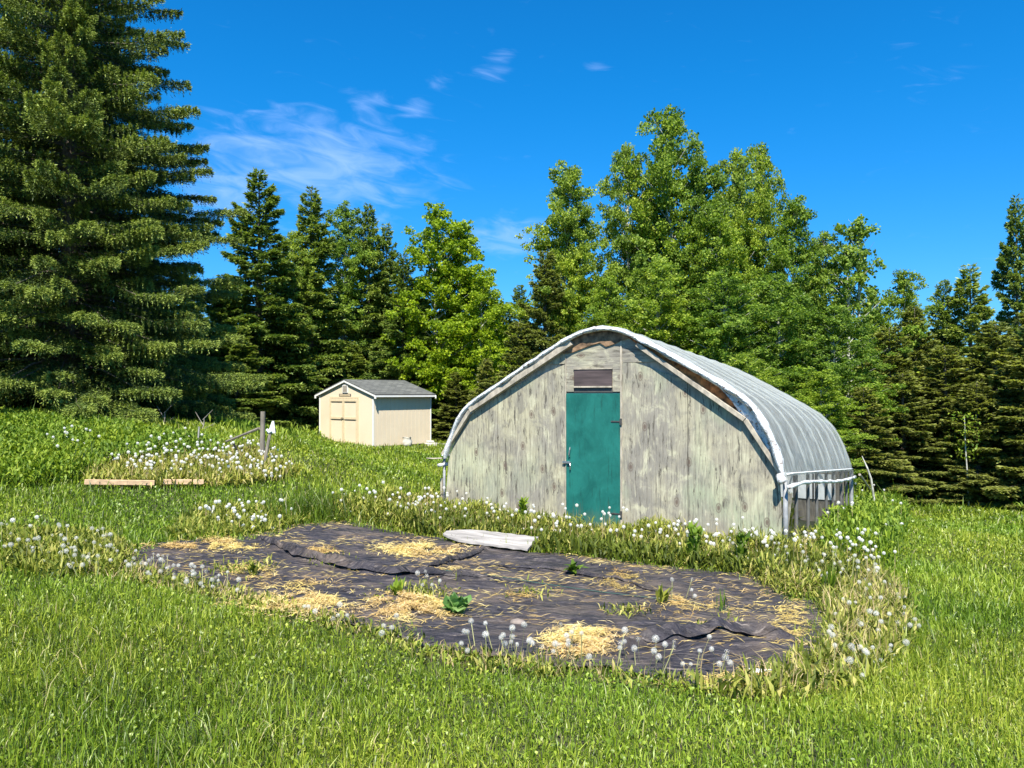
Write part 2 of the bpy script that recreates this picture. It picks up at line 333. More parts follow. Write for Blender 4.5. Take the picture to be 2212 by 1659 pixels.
# polythene film: lets light through, milky, glossy, finely creased
def film(name, alpha, col, bumps=.5):
    t = NT(name); cr = t.noise(2.2, (3,9,.8), 6, .6, .6); cr2 = t.noise(5, (1,5,1), 3)
    nrm = t.bump(t.mix(.5, cr, cr2), bumps, .05)
    c = t.mix(t.ramp(cr, [(.4, 0.), (.62, 1.)]), tuple(x*.78 for x in col), col)
    b = t.bsdf(c, .42, nrm, Specular_IOR_Level=.5); tl = t.n('ShaderNodeBsdfTranslucent'); t.l(c, tl.inputs[0]); t.l(nrm, tl.inputs[1])
    m1 = t.n('ShaderNodeMixShader'); m1.inputs[0].default_value = .6; t.l(b, m1.inputs[1]); t.l(tl.outputs[0], m1.inputs[2])
    tp = t.n('ShaderNodeBsdfTransparent'); tp.inputs[0].default_value = (.93,.96,.97,1)
    m2 = t.n('ShaderNodeMixShader'); t.l(t.ramp(cr, [(.35, max(0, alpha-.14)), (.65, min(1, alpha+.1))]), m2.inputs[0]); t.l(tp.outputs[0], m2.inputs[1]); t.l(m1.outputs[0], m2.inputs[2])
    return t.done(m2.outputs[0])
M['film'] = film('polythene film', .60, (.78,.84,.83)); M['filmclear'] = film('clear hem film', .42, (.34,.33,.29), .9)
t = NT('crumpled white polythene'); z = t.noise(9, (1.5,1.5,1.5), 6, .65, 1.2); z2 = t.noise(26, detail=4)
col = t.mix(t.ramp(z, [(.38, 1.), (.47, 0.)]), (.72,.74,.74), (.26,.21,.19)); M['wrap'] = t.done(t.bsdf(col, .35, t.bump(t.mix(.5, z, z2), .9, .03)))
# woven landscape fabric
t = NT('landscape fabric'); st = t.noise(3.2, (1.0,6,1), 8, .66, .5, rot=(0,0,R(8))); st2 = t.noise(8, (.6,9,1), 6, .7, .3, rot=(0,0,R(3))); dust = t.noise(1.3, (1,2.4,1), 7, .65); fine = t.noise(120, detail=2); crk = t.noise(4.5, (1,2.2,1), 7, .6, 1.6)
col = t.mix(t.ramp(st, [(.38, 0.), (.62, 1.)]), (.015,.014,.018), (.054,.048,.056))
col = t.mix(t.ramp(dust, [(.48, 0.), (.64, .62)]), col, (.17,.13,.10)); col = t.mix(t.ramp(st2, [(.56, 0.), (.64, .75)]), col, (.26,.22,.19)); col = t.mix(t.ramp(crk, [(.36, .8), (.44, 0.)]), col, (.016,.015,.020))
M['fabric'] = t.done(t.bsdf(col, t.ramp(fine, [(.3, .40), (.7, .62)]), t.bump(t.mix(.45, st, crk), 1.0, .07), Specular_IOR_Level=.32))
t = NT('dandelion fluff'); b = t.bsdf((.84,.83,.78), .9, Specular_IOR_Level=.1); tl = t.n('ShaderNodeBsdfTranslucent'); tl.inputs[0].default_value = (.85,.84,.78,1)
m = t.n('ShaderNodeMixShader'); m.inputs[0].default_value = .4; t.l(b, m.inputs[1]); t.l(tl.outputs[0], m.inputs[2]); M['fluff'] = t.done(m.outputs[0])
M['seedcore'] = simple('seed core', (.30,.24,.15), .9, .2, 50); M['stem'] = simple('dandelion stem', (.30,.30,.13), .6, .25, 6)
M['cabbage'] = leafmat('broad leaf', [(0, (.035,.10,.02)), (.6, (.10,.22,.045)), (1, (.28,.42,.14))], .3)

# ------------------------------------------------------------------ ground sheet out to the horizon
def ground():
    a = np.r_[-900, -400, -180, -100, np.arange(-60, 60.1, .5), 100, 180, 400, 900]; b = np.r_[-700, -200, -60, np.arange(-20, 68.1, .5), 110, 200, 450, 1100]
    X, Y = np.meshgrid(a, b); Z = gz(X, Y); n = len(a); m = len(b)
    I = np.arange(n*m).reshape(m, n); F = np.c_[I[:-1,:-1].ravel(), I[:-1,1:].ravel(), I[1:,1:].ravel(), I[1:,:-1].ravel()]
    obj_np('ground', np.c_[X.ravel(), Y.ravel(), Z.ravel()], [F], M['ground'], smooth=True, kind='structure')
ground()

# ------------------------------------------------------------------ greenhouse
GH = G(1282, 1150); GH = Vector((1.19, 11.26, -.33)); GA = R(-32)
gh = empty('greenhouse', GH, GA, label='old plywood fronted hoop greenhouse with a green door and milky plastic cover', cat='greenhouse')
def gw(x, y, z):                      # greenhouse local -> world
    c, s = math.cos(GA), math.sin(GA); return Vector((GH.x+x*c-y*s, GH.y+x*s+y*c, GH.z+z))
LEN, DROP = 5.3, .072
prof = [(-2.72,.97),(-2.66,1.16),(-2.53,1.46),(-2.40,1.68),(-2.20,1.87),(-1.62,2.20),(-1.02,2.54),(-.46,2.84),(-.18,2.94),(.10,2.985),(.36,2.95),(.62,2.85),(1.10,2.60),(1.84,2.18),(2.16,1.97),(2.38,1.72),(2.52,1.44),(2.62,1.16),(2.66,.97)]
def smooth_prof(n=61):
    P = np.array(prof); s = np.r_[0, np.cumsum(np.hypot(*np.diff(P, axis=0).T))]; out = []
    for q in np.linspace(0, s[-1], n):
        i = min(max(np.searchsorted(s, q)-1, 0), len(P)-2); u = (q-s[i])/(s[i+1]-s[i])
        p0, p1, p2, p3 = P[max(i-1, 0)], P[i], P[i+1], P[min(i+2, len(P)-1)]
        out.append(.5*((2*p1)+(p2-p0)*u+(2*p0-5*p1+4*p2-p3)*u*u+(3*p1-p0-3*p2+p3)*u**3))
    return np.array(out)
SP = smooth_prof()
dT = np.gradient(SP, axis=0); NRM = np.c_[-dT[:,1], dT[:,0]]; NRM /= np.linalg.norm(NRM, axis=1)[:,None]
OX = .06
def pt(i, y, off=0): return (SP[i,0]+NRM[i,0]*off+OX, y, SP[i,1]+NRM[i,1]*off-DROP*max(y, 0))
# cover: slightly sagging between hoops, creased
HY = [0.0, .58, 1.35, 1.98, 2.76, 3.38, 4.15, 4.72, LEN]
ys = np.linspace(-.10, LEN, 110); V = []
for y in ys:
    k = min(abs(y-h) for h in HY)
    for i in range(61):
        e = abs(SP[i,0])/2.68; sag = -(.016+.010*math.sin(y*2.7))*min(k/.35, 1)**1.2 + .010*math.sin(y*23+i*.9)*min(k/.2, 1)*(e**2)+.006*math.sin(i*2.1+y*9)
        V.append(pt(i, y, sag+.02))
I = np.arange(110*61).reshape(110, 61); F = np.c_[I[:-1,:-1].ravel(), I[1:,:-1].ravel(), I[1:,1:].ravel(), I[:-1,1:].ravel()]
cov = obj_np('plastic_cover', V, [F], M['film'], gh, smooth=True)
for h in HY[1:]:
    MB().tube([pt(i, h, -.005) for i in range(0, 61, 2)], .017, 8).build('hoop', M['block'], gh, True)
# side rails (purlins)
for i in (49, 11): MB().tube([pt(i, y, -.05) for y in (0, 2, LEN)], .018, 6).build('purlin', M['greywood'], gh)
MB().tube([pt(30, y, -.07) for y in (0.05, 2, LEN-.02)], .025, 6).build('ridge_pole', M['greywood'], gh)
# hem band: clear film strip below the cover, rolled pipe along its bottom
for sgn in (1, -1):
    i = 60 if sgn > 0 else 0; V = []; yy = np.linspace(-.10, LEN+.03, 70)
    for y in yy:
        x0, _, z0 = pt(i, y, .03); wob = .05*math.sin(y*1.15+.5)*(.3 if y < .3 else 1)
        for q, (dx, dz) in enumerate([(0, .02), (.012, -.03), (.02, -.08), (.035, -.14)]):
            V.append((x0+sgn*(dx+.006*math.sin(y*31+q)), y, z0+dz+.01+wob*.5*q/3))
    n = len(yy); I = np.arange(n*4).reshape(n, 4); F = np.c_[I[:-1,:-1].ravel(), I[1:,:-1].ravel(), I[1:,1:].ravel(), I[:-1,1:].ravel()]
    obj_np('hem_skirt', V, [F], M['filmclear'], gh, smooth=True)
    base = [(V[k*4+3][0], V[k*4+3][1], V[k*4+3][2]) for k in range(0, n, 3)]
    MB().tube([(x, y-.06 if k == 0 else y, z+.006*math.sin(k*2.2)) for k, (x, y, z) in enumerate(base)], [.026+.006*math.sin(k*1.7) for k in range(len(base))], 9).build('hem_pipe', M['wrap'], gh, True)
    MB().tube([(V[k*4][0]+sgn*.004, V[k*4][1], V[k*4][2]) for k in range(0, n, 4)], .010, 6).build('hem_batten', M['white'], gh, True)
# crumpled white rim along the front hoop
rv = []; rr = []
for i in range(61):
    t_ = (i-30)/30; rr.append(.031+.012*abs(math.sin(i*.9))+(.016 if .2 < t_ < .95 else 0))
    rv.append(pt(i, -.085-.012*math.sin(i*1.3), -.022))
vs = []; fs = []; n = 12
for i in range(61):
    x, y, z = rv[i]
    for k in range(n):
        a = 2*math.pi*k/n; r = rr[i]*(1+.22*math.sin(i*2.3+k*2.9)+.12*math.sin(i*5.1+k))
        vs.append((x+NRM[i,0]*r*math.cos(a)*.8, y+r*math.sin(a)*1.25, z+NRM[i,1]*r*math.cos(a)*.8))
fs = [(i*n+k, i*n+(k+1) % n, (i+1)*n+(k+1) % n, (i+1)*n+k) for i in range(60) for k in range(n)]
MB().add(vs, fs).build('plastic_rim', M['wrap'], gh, True)
# plywood front: gambrel outline cut into sheets with narrow gaps, dark frame behind
out = [(-2.70,.10),(-2.62,.98),(-2.12,1.76),(-.36,2.76),(0.05,2.90),(.50,2.88),(.66,2.78),(1.42,2.20),(2.19,1.72),(2.64,1.00),(2.69,.05)]
def top_h(x):
    for (x0, z0), (x1, z1) in zip(out[:-1], out[1:]):
        if x0 <= x <= x1 and x1 > x0: return z0+(z1-z0)*(x-x0)/(x1-x0)
    return .1
def sheet(x0, x1, z0, z1, mat, y=0, lab=None, zb=None):
    """one plywood sheet clipped under the gambrel outline"""
    xs = sorted(set([x0, x1]+[p[0] for p in out if x0 < p[0] < x1])); top = [(x, min(z1, top_h(x))) for x in xs]
    if top_h(x0) < z0+.01 or top_h(x1) < z0+.01:
        pass
    poly = [(x0, z0 if zb is None else zb)]+[(x1, z0)]+[(x, z) for x, z in top[::-1] if z > z0+.004]
    cr = []
    for (xa, za), (xb, zb_) in zip(top[:-1], top[1:]):
        pass
    MB().prism(poly, y-.012, y).build('plywood_panel', mat, gh, label=lab)
g = .005
sheet(-2.69, -1.66-g, .10, 3, M['ply'], lab='left outer plywood sheet cut to the curve of the eave')
sheet(-1.66+g, -.455, .08, 2.46, M['ply'], lab='tall plywood sheet left of the green door')
# little upper left triangle
MB().prism([(-.86,2.466),(-.455,2.466),(-.455,2.70)], -.012, 0).build('plywood_panel', M['ply'], gh, label='small stained plywood piece high left of the hatch')
MB().prism([(-.44,2.05),(-.315,2.05),(-.315,2.385),(.315,2.385),(.315,2.05),(.43,2.05),(.43,2.88),(.05,2.90),(-.36,2.74),(-.44,2.71)], -.012, 0).build('plywood_panel', M['plyh'], gh, label='header plywood with sideways grain above the door')
sheet(.455, 1.43-g, .04, 2.46, M['ply2'], lab='tall plywood sheet right of the green door')
MB().prism([(.455,2.466),(1.06,2.466),(.66,2.775),(.50,2.87),(.455,2.875)], -.012, 0).build('plywood_panel', M['plyh'], gh, label='small sideways grain plywood piece high right of the hatch')
sheet(1.43+g, 2.69, .03, 3, M['ply2'], lab='right outer plywood sheet with wavy dark grain')
# side jamb strips, sill and dark backing frame
MB().box(-.455+.004, -.441, -.022, 0, .02, 2.72).build('door_jamb', M['oldwood'], gh)
MB().box(.437, .462, -.024, 0, .02, 2.78).build('door_jamb', M['oldwood'], gh)
MB().box(-2.66, -.47, -.03, .06, -.08, .095).build('sill_beam', M['greywood'], gh)
MB().box(.47, 2.66, -.02, .06, -.10, .035).build('sill_beam', M['greywood'], gh)
fr = MB()
for x in (-1.66, -.5, .5, 1.43, 2.5, -2.5): fr.box(x-.045, x+.045, .004, .09, -.1, top_h(x)-.03)
fr.box(-.46, .46, .004, .09, 2.035, 2.1)
fr.box(-2.1, 2.1, .095, .14, 1.2, 1.28)
fr.build('wall_frame', M['darkwood'], gh)
# filler between the straight boards and the round hoop, rotted and rusty
fill = []
for i in range(61): fill.append((SP[i,0]*.985+OX, SP[i,1]-.035))
MB().prism(fill, .0125, .030).build('gable_backing', M['oldwood'], gh)
rb = [(.45,2.92),(.68,2.85),(1.14,2.61),(1.85,2.22),(2.20,1.98),(2.30,1.80),(2.12,1.78),(1.65,2.08),(1.05,2.46),(.62,2.78)]
MB().prism(rb, -.030, -.014).build('rusty_strip', M['rusty'], gh)
hb = [(-.62,2.66),(-.46,2.62),(-.33,2.63),(-.18,2.68),(-.02,2.73),(.12,2.76),(.22,2.70),(.33,2.73),(.45,2.78),(.60,2.82),(.35,2.93),(.05,2.955),(-.25,2.90),(-.50,2.78)]
MB().prism(hb, -.034, -.014).build('rotten_header', M['rot'], gh)
# rake boards following the gambrel
def rake(a, b, wdt, y0, y1, mat, name='rake_board', lab=None):
    a = Vector((a[0], 0, a[1])); b = Vector((b[0], 0, b[1])); d = (b-a).normalized(); nn = Vector((-d.z, 0, d.x))
    if nn.z < 0: nn = -nn
    q = [a, b, b+nn*wdt, a+nn*wdt]; MB().prism([(p.x, p.z) for p in q], y0, y1).build(name, mat, gh, bevel=.003, label=lab)
rake((-2.13,1.72), (-.30,2.74), .085, -.105, -.016, M['oldwood'])
rake((-2.68,1.00), (-2.13,1.73), .06, -.09, -.016, M['oldwood'])
rake((.70,2.69), (2.20,1.66), .060, -.10, -.016, M['oldwood'])
rake((2.20,1.66), (2.66,.97), .06, -.085, -.016, M['oldwood'])
for rng_, wmax, side in ((range(46, 61), .19, 1), (range(2, 16), .10, -1)):
    vs = []; idx = list(rng_)
    for i in idx:
        q = (i-46)/14 if side > 0 else (i-2)/13; wd = .03+wmax*math.sin(math.pi*min(max(q, 0), 1)**(1.1 if side > 0 else 1))
        for k in range(7):
            u = k/6; x, y, z = pt(i, -.045-.020*math.sin(i*1.7+k*2.3)-.016*math.sin(i*3.9+k*1.1), -wd*u-.01); vs.append((x, min(y, -.02), z))
    MB().add(vs, [(a*7+k, a*7+k+1, a*7+8+k, a*7+7+k) for a in range(len(idx)-1) for k in range(6)]).build('crumpled_film', M['wrap'], gh, True)
# the shed-off brace end at the right corner
MB().tube([(2.66,-.10,.98),(2.70,-.16,.93),(2.68,-.19,.90)], [.05,.06,.03], 8).build('knotted_plastic', M['wrap'], gh, True)
MB().tube([(2.72,-.05,.92),(2.72,-.05,-.15)], .030, 10).build('corner_post', M['greymetal'], gh, True)
MB().tube([(-2.72,.0,.95),(-2.72,.0,-.1)], .022, 8).build('corner_post', M['greymetal'], gh, True)
# bent white pipe end at the left eave
MB().tube([(-2.70,-.06,.96),(-2.86,-.12,.95),(-2.98,-.14,.952)], .011, 8).build('pipe_end', M['oldwood'], gh, True)
MB().box(-2.80,-2.77,.0,.03,.20,.62).build('stake', M['oldwood'], gh)
# door
dr = MB().box(-.434, .434, -.034, -.004, .03, 2.022).build('door', M['door'], gh, bevel=.004)
for z in (1.62, .30):
    MB().box(.30,.445,-.042,-.035,z-.008,z+.012).box(.436,.470,-.046,-.035,z-.045,z+.045).build('hinge', M['darkmetal'], dr)
MB().box(-.49,-.37,-.046,-.035,.985,1.015).box(-.40,-.345,-.066,-.035,.985,1.01).tube([(-.36,-.05,1.0),(-.345,-.07,.96),(-.352,-.06,.90)],.010,6).build('latch', M['metal'], dr)
MB().tube([(-.365,-.04,1.22),(-.352,-.075,1.19),(-.365,-.075,1.12),(-.37,-.04,1.09)],.009,6).build('handle', M['metal'], dr)
# hatch above the door
hc = MB().box(-.305,.305,-.020,-.004,2.135,2.375).build('vent_hatch', M['hatch'], gh, label='dark purple brown vent hatch above the door')
MB().box(-.312,.312,-.030,-.004,2.376,2.39).build('trim', M['oldwood'], hc)
MB().box(-.305,.305,-.030,-.004,2.11,2.132).build('trim', M['oldwood'], hc)
MB().box(-.305,.305,.0,.01,2.045,2.11).build('gap_board', M['darkwood'], gh)
# side posts under the right hem and the left one
for y in HY[1:]:
    for sx in ((1, -1) if y in HY[2::3] or y == LEN else (1,)):
        MB().tube([(sx*2.69+(OX if sx > 0 else -OX*.5)-.03,y,.97-DROP*y),(sx*2.69+(OX if sx > 0 else -OX*.5)-.03,y,-.5)], .024 if y < LEN else .035, 8).build('side_post', M['darkpost'] if y < LEN else M['greymetal'], gh)
MB().box(2.66,2.74,.02,LEN,-.02,.05,Matrix.Rotation(-.0715,4,'X')).build('ground_rail', M['oldwood'], gh)
MB().box(-2.80,-2.72,.02,LEN,-.02,.05,Matrix.Rotation(-.0715,4,'X')).build('ground_rail', M['oldwood'], gh)
# back wall with boards and two white lights
bp = [(x*.985+OX, z-.03-DROP*LEN) for x, z in SP]
for x0, x1, z0, z1, mt in [(-2.6,2.6,.95,3.,'oldwood')]:
    MB().prism([(x, z) for x, z in bp], LEN-.05, LEN-.03).build('back_gable', M['greywood'], gh)
MB().box(-2.5,.95,LEN-.05,LEN-.03,-.45,.565).build('back_boards', M['brick'], gh)
MB().box(.97,2.6,LEN-.05,LEN-.03,-.45,.565).build('back_boards', M['greywood'], gh)
wn = MB().box(1.35,2.45,LEN-.07,LEN-.051,.02,.50).build('back_window', M['white'], gh)
for x in (1.36,1.7,2.05,2.41): MB().box(x,x+.03,LEN-.085,LEN-.071,.02,.50).build('mullion', M['darkwood'], wn)
# guy props at the far corner and crossing stakes
a = gw(2.86,LEN+.02,.52); b = gw(3.35,LEN+.6,-.62)
b = G(1892,1075); 
MB().tube([a, b], .024, 7).build('guy_pole', M['oldwood'], label='thin pale pole leaning against the far eave corner of the greenhouse', cat='pole')
a = at(1917,1036,b.y+.4)
MB().tube([a, (b.x-.05,b.y+.1,b.z)], .016, 7).build('crossing_stake', M['oldwood'], label='slanting stake crossing the foot of the leaning pole right of the greenhouse', cat='stake')

# ------------------------------------------------------------------ garden shed
SO = at(806, 968, 28.0); SO.z = float(gz(SO.x, SO.y))-.02       # near corner of the shed
th = R(50)
shed = empty('garden_shed', SO, 0, label='small tan garden shed with grey shingle roof and double doors', cat='shed')
# local: x along the long side wall (to the right and back), y along the gable front (to the left and back)
ux = Vector((math.cos(th), math.sin(th), 0)); uy = Vector((-math.sin(th), math.cos(th), 0))
shed.rotation_euler = (0, 0, th)
Wd, Ln, EH, PK = 3.22, 2.90, 1.97, 2.47
def side_wall_mesh(mb, x0, x1, y, outward, z0, z1):
    """grooved panel wall in the xz plane"""
    n = int((x1-x0)/.2); pts = []
    for i in range(n):
        a = x0+(x1-x0)*i/n; b = x0+(x1-x0)*(i+1)/n
        pts += [(a, 0), (b-.014, 0), (b-.011, .012), (b-.003, .012)]
    pts.append((x1, 0)); vs = []; 
    for z in (z0, z1):
        for x, d in pts: vs.append((x, y-outward*d, z))
    k = len(pts); mb.add(vs, [(i, i+1, k+i+1, k+i) for i in range(k-1)])
m_ = MB(); side_wall_mesh(m_, 0, Ln, 0, -1, .06, EH); side_wall_mesh(m_, 0, Ln, Wd, 1, .06, EH); m_.build('side_walls', M['tan'], shed)
gb = [(0,.06),(Wd,.06),(Wd,EH),(Wd/2,PK),(0,EH)]
m_ = MB()
for x0, x1 in ((-.0,.02),(Ln-.02,Ln)):
    vs = [(x0, y, z) for y, z in gb]+[(x1, y, z) for y, z in gb]
    m_.add(vs, [(0,1,2,3,4),(9,8,7,6,5)]+[(i, i+5, (i+1)%5+5, (i+1)%5) for i in range(5)])
m_.build('gable_walls', M['tan'], shed)
MB().box(-.02,Ln+.01,.02,Wd-.02,-.15,.065).build('floor_skid', M['greywood'], shed)
# roof: two slabs with uv for shingles
ov, eo = .075, .20; sl = (PK-EH)/(Wd/2)
for sgn in (0, 1):
    y_e = -eo if sgn == 0 else Wd+eo; z_e = EH+.06-sl*eo; zr = PK+.06
    A = [(-ov,y_e,z_e),(Ln+ov,y_e,z_e),(Ln+ov,Wd/2,zr),(-ov,Wd/2,zr)]; vs = [Vector(p) for p in A]+[Vector(p)+Vector((0,0,-.035)) for p in A]
    me = bpy.data.meshes.new('roof'); me.from_pydata(vs, [], [(0,1,2,3),(7,6,5,4),(0,4,5,1),(3,2,6,7),(0,3,7,4),(1,5,6,2)]); me.materials.append(M['shingle'])
    uv = me.uv_layers.new(name='UVMap'); sln = math.hypot(Wd/2+eo, zr-z_e)
    for p in me.polygons:
        for li in p.loop_indices:
            v = me.vertices[me.loops[li].vertex_index].co; uv.data[li].uv = (v.x, abs(v.y-y_e)/(Wd/2+eo)*sln)
    link(bpy.data.objects.new('roof', me), shed)
    s_ = -1 if sgn == 0 else 1
    MB().box(-ov,Ln+ov,min(y_e,y_e-s_*.02),max(y_e,y_e-s_*.02),z_e-.10,z_e-.037).build('eave_fascia', M['white'], shed)
    MB().box(-ov+.02,Ln+ov-.02,min(y_e-s_*.022,y_e-s_*eo),max(y_e-s_*.022,y_e-s_*eo),z_e-.098,z_e-.08).build('soffit', M['greywood'], shed)
    for xx in (-ov, Ln+ov-.02):
        vs = []
        for x in (xx, xx+.02): vs += [(x,y_e,z_e-.037),(x,Wd/2,zr-.037),(x,Wd/2,zr-.105),(x,y_e,z_e-.105)]
        MB().add(vs, [(0,1,2,3),(7,6,5,4),(0,4,5,1),(1,5,6,2),(2,6,7,3),(3,7,4,0)]).build('rake_fascia', M['white'], shed)
        MB().box(xx-.004,xx+.024,y_e-.05 if s_ > 0 else y_e-.03,y_e+.03 if s_ > 0 else y_e+.05,z_e-.16,z_e-.038).build('eave_return', M['white'], shed)
for x, y in ((-.012,-.012),(-.012,Wd-.065),(Ln-.065,-.012),(Ln-.065,Wd-.065)):
    MB().box(x if x < 1 else x+.03,x+.047 if x < 1 else x+.077,y if y < 1 else y+.03,y+.047 if y < 1 else y+.077,.05,EH-.01).build('corner_trim', M['white'], shed)
# double doors on the gable (plane x = 0, facing -x); y runs to the left
dc = Wd/2+.08
for s_, nm in ((-1, 'right'), (1, 'left')):
    y0, y1 = (dc-.81, dc-.008) if s_ < 0 else (dc+.008, dc+.81)
    d = MB().box(-.030,-.004,y0,y1,.12,1.80).build('door', M['tan'], shed)
    for z in (.12, 1.03, 1.70): MB().box(-.044,-.031,y0,y1,z,z+.085).build('door_rail', M['tantrim'], d)
    for yy in (y0, y1-.07): MB().box(-.042,-.031,yy,yy+.07,.21,1.70).build('door_stile', M['tantrim'], d)
    for z in (1.015, 1.685): MB().box(-.047,-.031,y0+.03,y1-.03,z-.012,z).build('drip_strip', M['darkwood'], d)
MB().tube([(-.07,dc-.05,1.06),(-.075,dc+.04,1.08),(-.07,dc+.10,1.05)],.014,6).build('door_latch', M['darkmetal'], shed)
for y in (dc-.88, dc+.82): MB().box(-.026,-.004,y,y+.05,.08,1.88).build('door_casing', M['tantrim'], shed)
MB().box(-.026,-.004,dc-.83,dc+.82,1.81,1.88).build('door_casing', M['tantrim'], shed)
vt = MB().box(-.03,-.003,Wd/2-.16,Wd/2+.16,2.03,2.33).build('gable_vent', M['white'], shed)
for k in range(6): MB().box(-.038,-.031,Wd/2-.13,Wd/2+.13,2.06+k*.043,2.078+k*.043).build('louvre', M['tantrim2'], vt)
sg = MB().box(-.030,-.022,Wd/2-.36,Wd/2+.36,1.885,1.985).build('name_plaque', M['darkwood'], shed, bevel=.003, label='dark framed oval plaque with pale middle under the gable vent')
MB().box(-.036,-.0305,Wd/2-.31,Wd/2+.31,1.905,1.965).build('plaque_face', M['tantrim'], sg)
for k in range(7): MB().box(-.040,-.0365,Wd/2-.27+k*.08,Wd/2-.235+k*.08,1.922,1.95).build('faded_mark', M['tantrim2'], sg)
def shp(x, y, z=0): q = SO+ux*x+uy*y; return Vector((q.x, q.y, float(gz(q.x, q.y))+z))
# bag, block and scraps by the shed
p = shp(1.45,-.22); vs = []; random.seed(3)
for j, (zz, r) in enumerate([(0,.13),(.10,.17),(.22,.18),(.30,.15),(.36,.19)]):
    for k in range(10):
        a = k*math.pi/5; rr_ = .8*r*(1+.15*math.sin(k*3+j)); vs.append((p.x+math.cos(a)*rr_*1.2, p.y+math.sin(a)*rr_*.7, p.z+zz+.03*math.sin(k*2.2)*(j > 3)))
MB().add(vs, [(j*10+k, j*10+(k+1)%10, (j+1)*10+(k+1)%10, (j+1)*10+k) for j in range(4) for k in range(10)]+[tuple(range(10))]).build('plastic_bag', M['block'], smooth=True, label='small crumpled white bag leaning on the side wall of the shed', cat='bag')
q = shp(2.62,-.28); mt = Matrix.Translation(q)@Matrix.Rotation(.5,4,'Z')
MB().box(-.22,.22,-.12,.12,-.03,.12,mt).box(-.15,.12,-.10,.10,.12,.20,mt).build('foundation_block', M['block'], bevel=.02, label='pale stone blocks under the far end of the shed side wall', cat='block')
q = shp(3.15,.0); MB().box(-.45,.45,-.05,.05,.03,.075,Matrix.Translation(q)@Matrix.Rotation(.2,4,'Z')@Matrix.Rotation(.12,4,'Y')).build('loose_board', M['whiteboard'], label='pale loose board on the grass at the back right corner of the shed', cat='board')

# ------------------------------------------------------------------ post, stakes, planks at the raised bed
pb = G(566, 1000)
def tp(px, py, y): return at(px, py, y)
MB().tube([(pb.x,pb.y,pb.z-.1), tp(568,889,pb.y)], [.044,.040], 10).build('fence_post', M['greywood'], smooth=False, label='upright grey wooden post behind the dandelion bed', cat='post')
st_ = MB().tube([G(566,1018)-Vector((0,0,.05)), tp(585,928,pb.y-.35)], [.028,.026], 8).build('leaning_stake', M['greywood'], label='grey stake leaning against the right of the wooden post with a white tag on top', cat='stake')
q = tp(587,925,pb.y-.37)
MB().add([q+Vector(v) for v in [(-.07,0,-.09),(.06,0,-.08),(.035,0,.12),(.005,0,.12)]]+[q+Vector(v) for v in [(-.07,.02,-.09),(.06,.02,-.08),(.035,.02,.12),(.005,.02,.12)]], [(0,1,2,3),(7,6,5,4),(0,4,5,1),(1,5,6,2),(2,6,7,3),(3,7,4,0)]).tube([q+Vector((-.08,-.01,-.02)), q+Vector((-.03,-.02,-.07)), q+Vector((.0,-.02,-.04))], .022, 7).build('plastic_clip', M['white'], label='white plastic bottle scrap hung on top of the leaning stake', cat='clip')
MB().tube([tp(488,954,pb.y+.3), tp(560,925,pb.y)], [.02,.026], 7).build('cross_rail', M['greywood'], label='sloping rail running left from the wooden post', cat='rail')
MB().tube([tp(503,955,pb.y-.2), G(520,992)], .022, 7).build('short_stake', M['darkwood'], label='short dark slanting stake under the sloping rail', cat='stake')
for px0, py0, px1, py1, nm in ((182,1053,333,1053,'pale sawn plank edging the left end of the dandelion bed'), (352,1052,440,1052,'pale plank half hidden by dandelions at the middle of the bed')):
    a, b = G(px0, py0+6), G(px1, py1+6); a.z += .08; b.z += .08; L = (b-a).length; ang = math.atan2(b.y-a.y, b.x-a.x)
    mt = Matrix.Translation((a+b)/2)@Matrix.Rotation(ang,4,'Z')@Matrix.Rotation(-math.asin((b.z-a.z)/L),4,'Y')
    MB().box(-L/2,L/2,-.02,.02,-.01,.06,mt).build('bed_plank', M['plank'], bevel=.004, label=nm, cat='plank')
MB().tube([tp(291,925,pb.y+.6), tp(303,950,pb.y+.2), G(318,985)], [.012,.018,.02], 6).build('bare_stick', M['twig'], label='forked pale stick leaning above the left half of the dandelion bed', cat='stick')
q = G(405,975); MB().box(-.20,.20,-.05,.05,.02,.10,Matrix.Translation(q)@Matrix.Rotation(.3,4,'Z')@Matrix.Rotation(-.25,4,'Y')).tube([q+Vector((.18,0,.1)), q+Vector((.20,0,.42))],.014,6).build('broken_board', M['whiteboard'], label='broken white board with a peg sticking up behind the dandelion bed', cat='board')

# ------------------------------------------------------------------ landscape fabric on the vegetable patch
FAB = poly_world([(262,1196),(345,1178),(400,1172),(480,1168),(560,1158),(620,1140),(740,1130),(860,1150),(960,1168),(1160,1196),(1300,1210),(1500,1233),(1610,1245),(1680,1275),(1705,1300),(1770,1300),(1795,1380),(1760,1436),(1680,1470),(1575,1500),(1480,1486),(1400,1468),(1250,1456),(1100,1440),(950,1416),(840,1376),(750,1358),(630,1322),(470,1288),(390,1254),(290,1222)])
def on_ground(pts): p = np.array(pts, float); x, y = ground_at(p[:,0], p[:,1]); return np.c_[x, y]
FOLDS = [on_ground(q) for q in ([(560,1170),(600,1188),(660,1216),(760,1236),(850,1250),(885,1246),(960,1256),(1060,1262)], [(920,1240),(1000,1212),(1050,1193)], [(770,1290),(860,1308),(980,1330),(1120,1345)],
   [(1040,1228),(1200,1240),(1330,1262),(1420,1290)], [(1380,1406),(1460,1404),(1520,1388),(1600,1384),(1680,1395)], [(1090,1208),(1240,1222),(1370,1238)], [(700,1150),(800,1168),(900,1178)], [(1100,1330),(1300,1352),(1500,1364),(1640,1376)])]
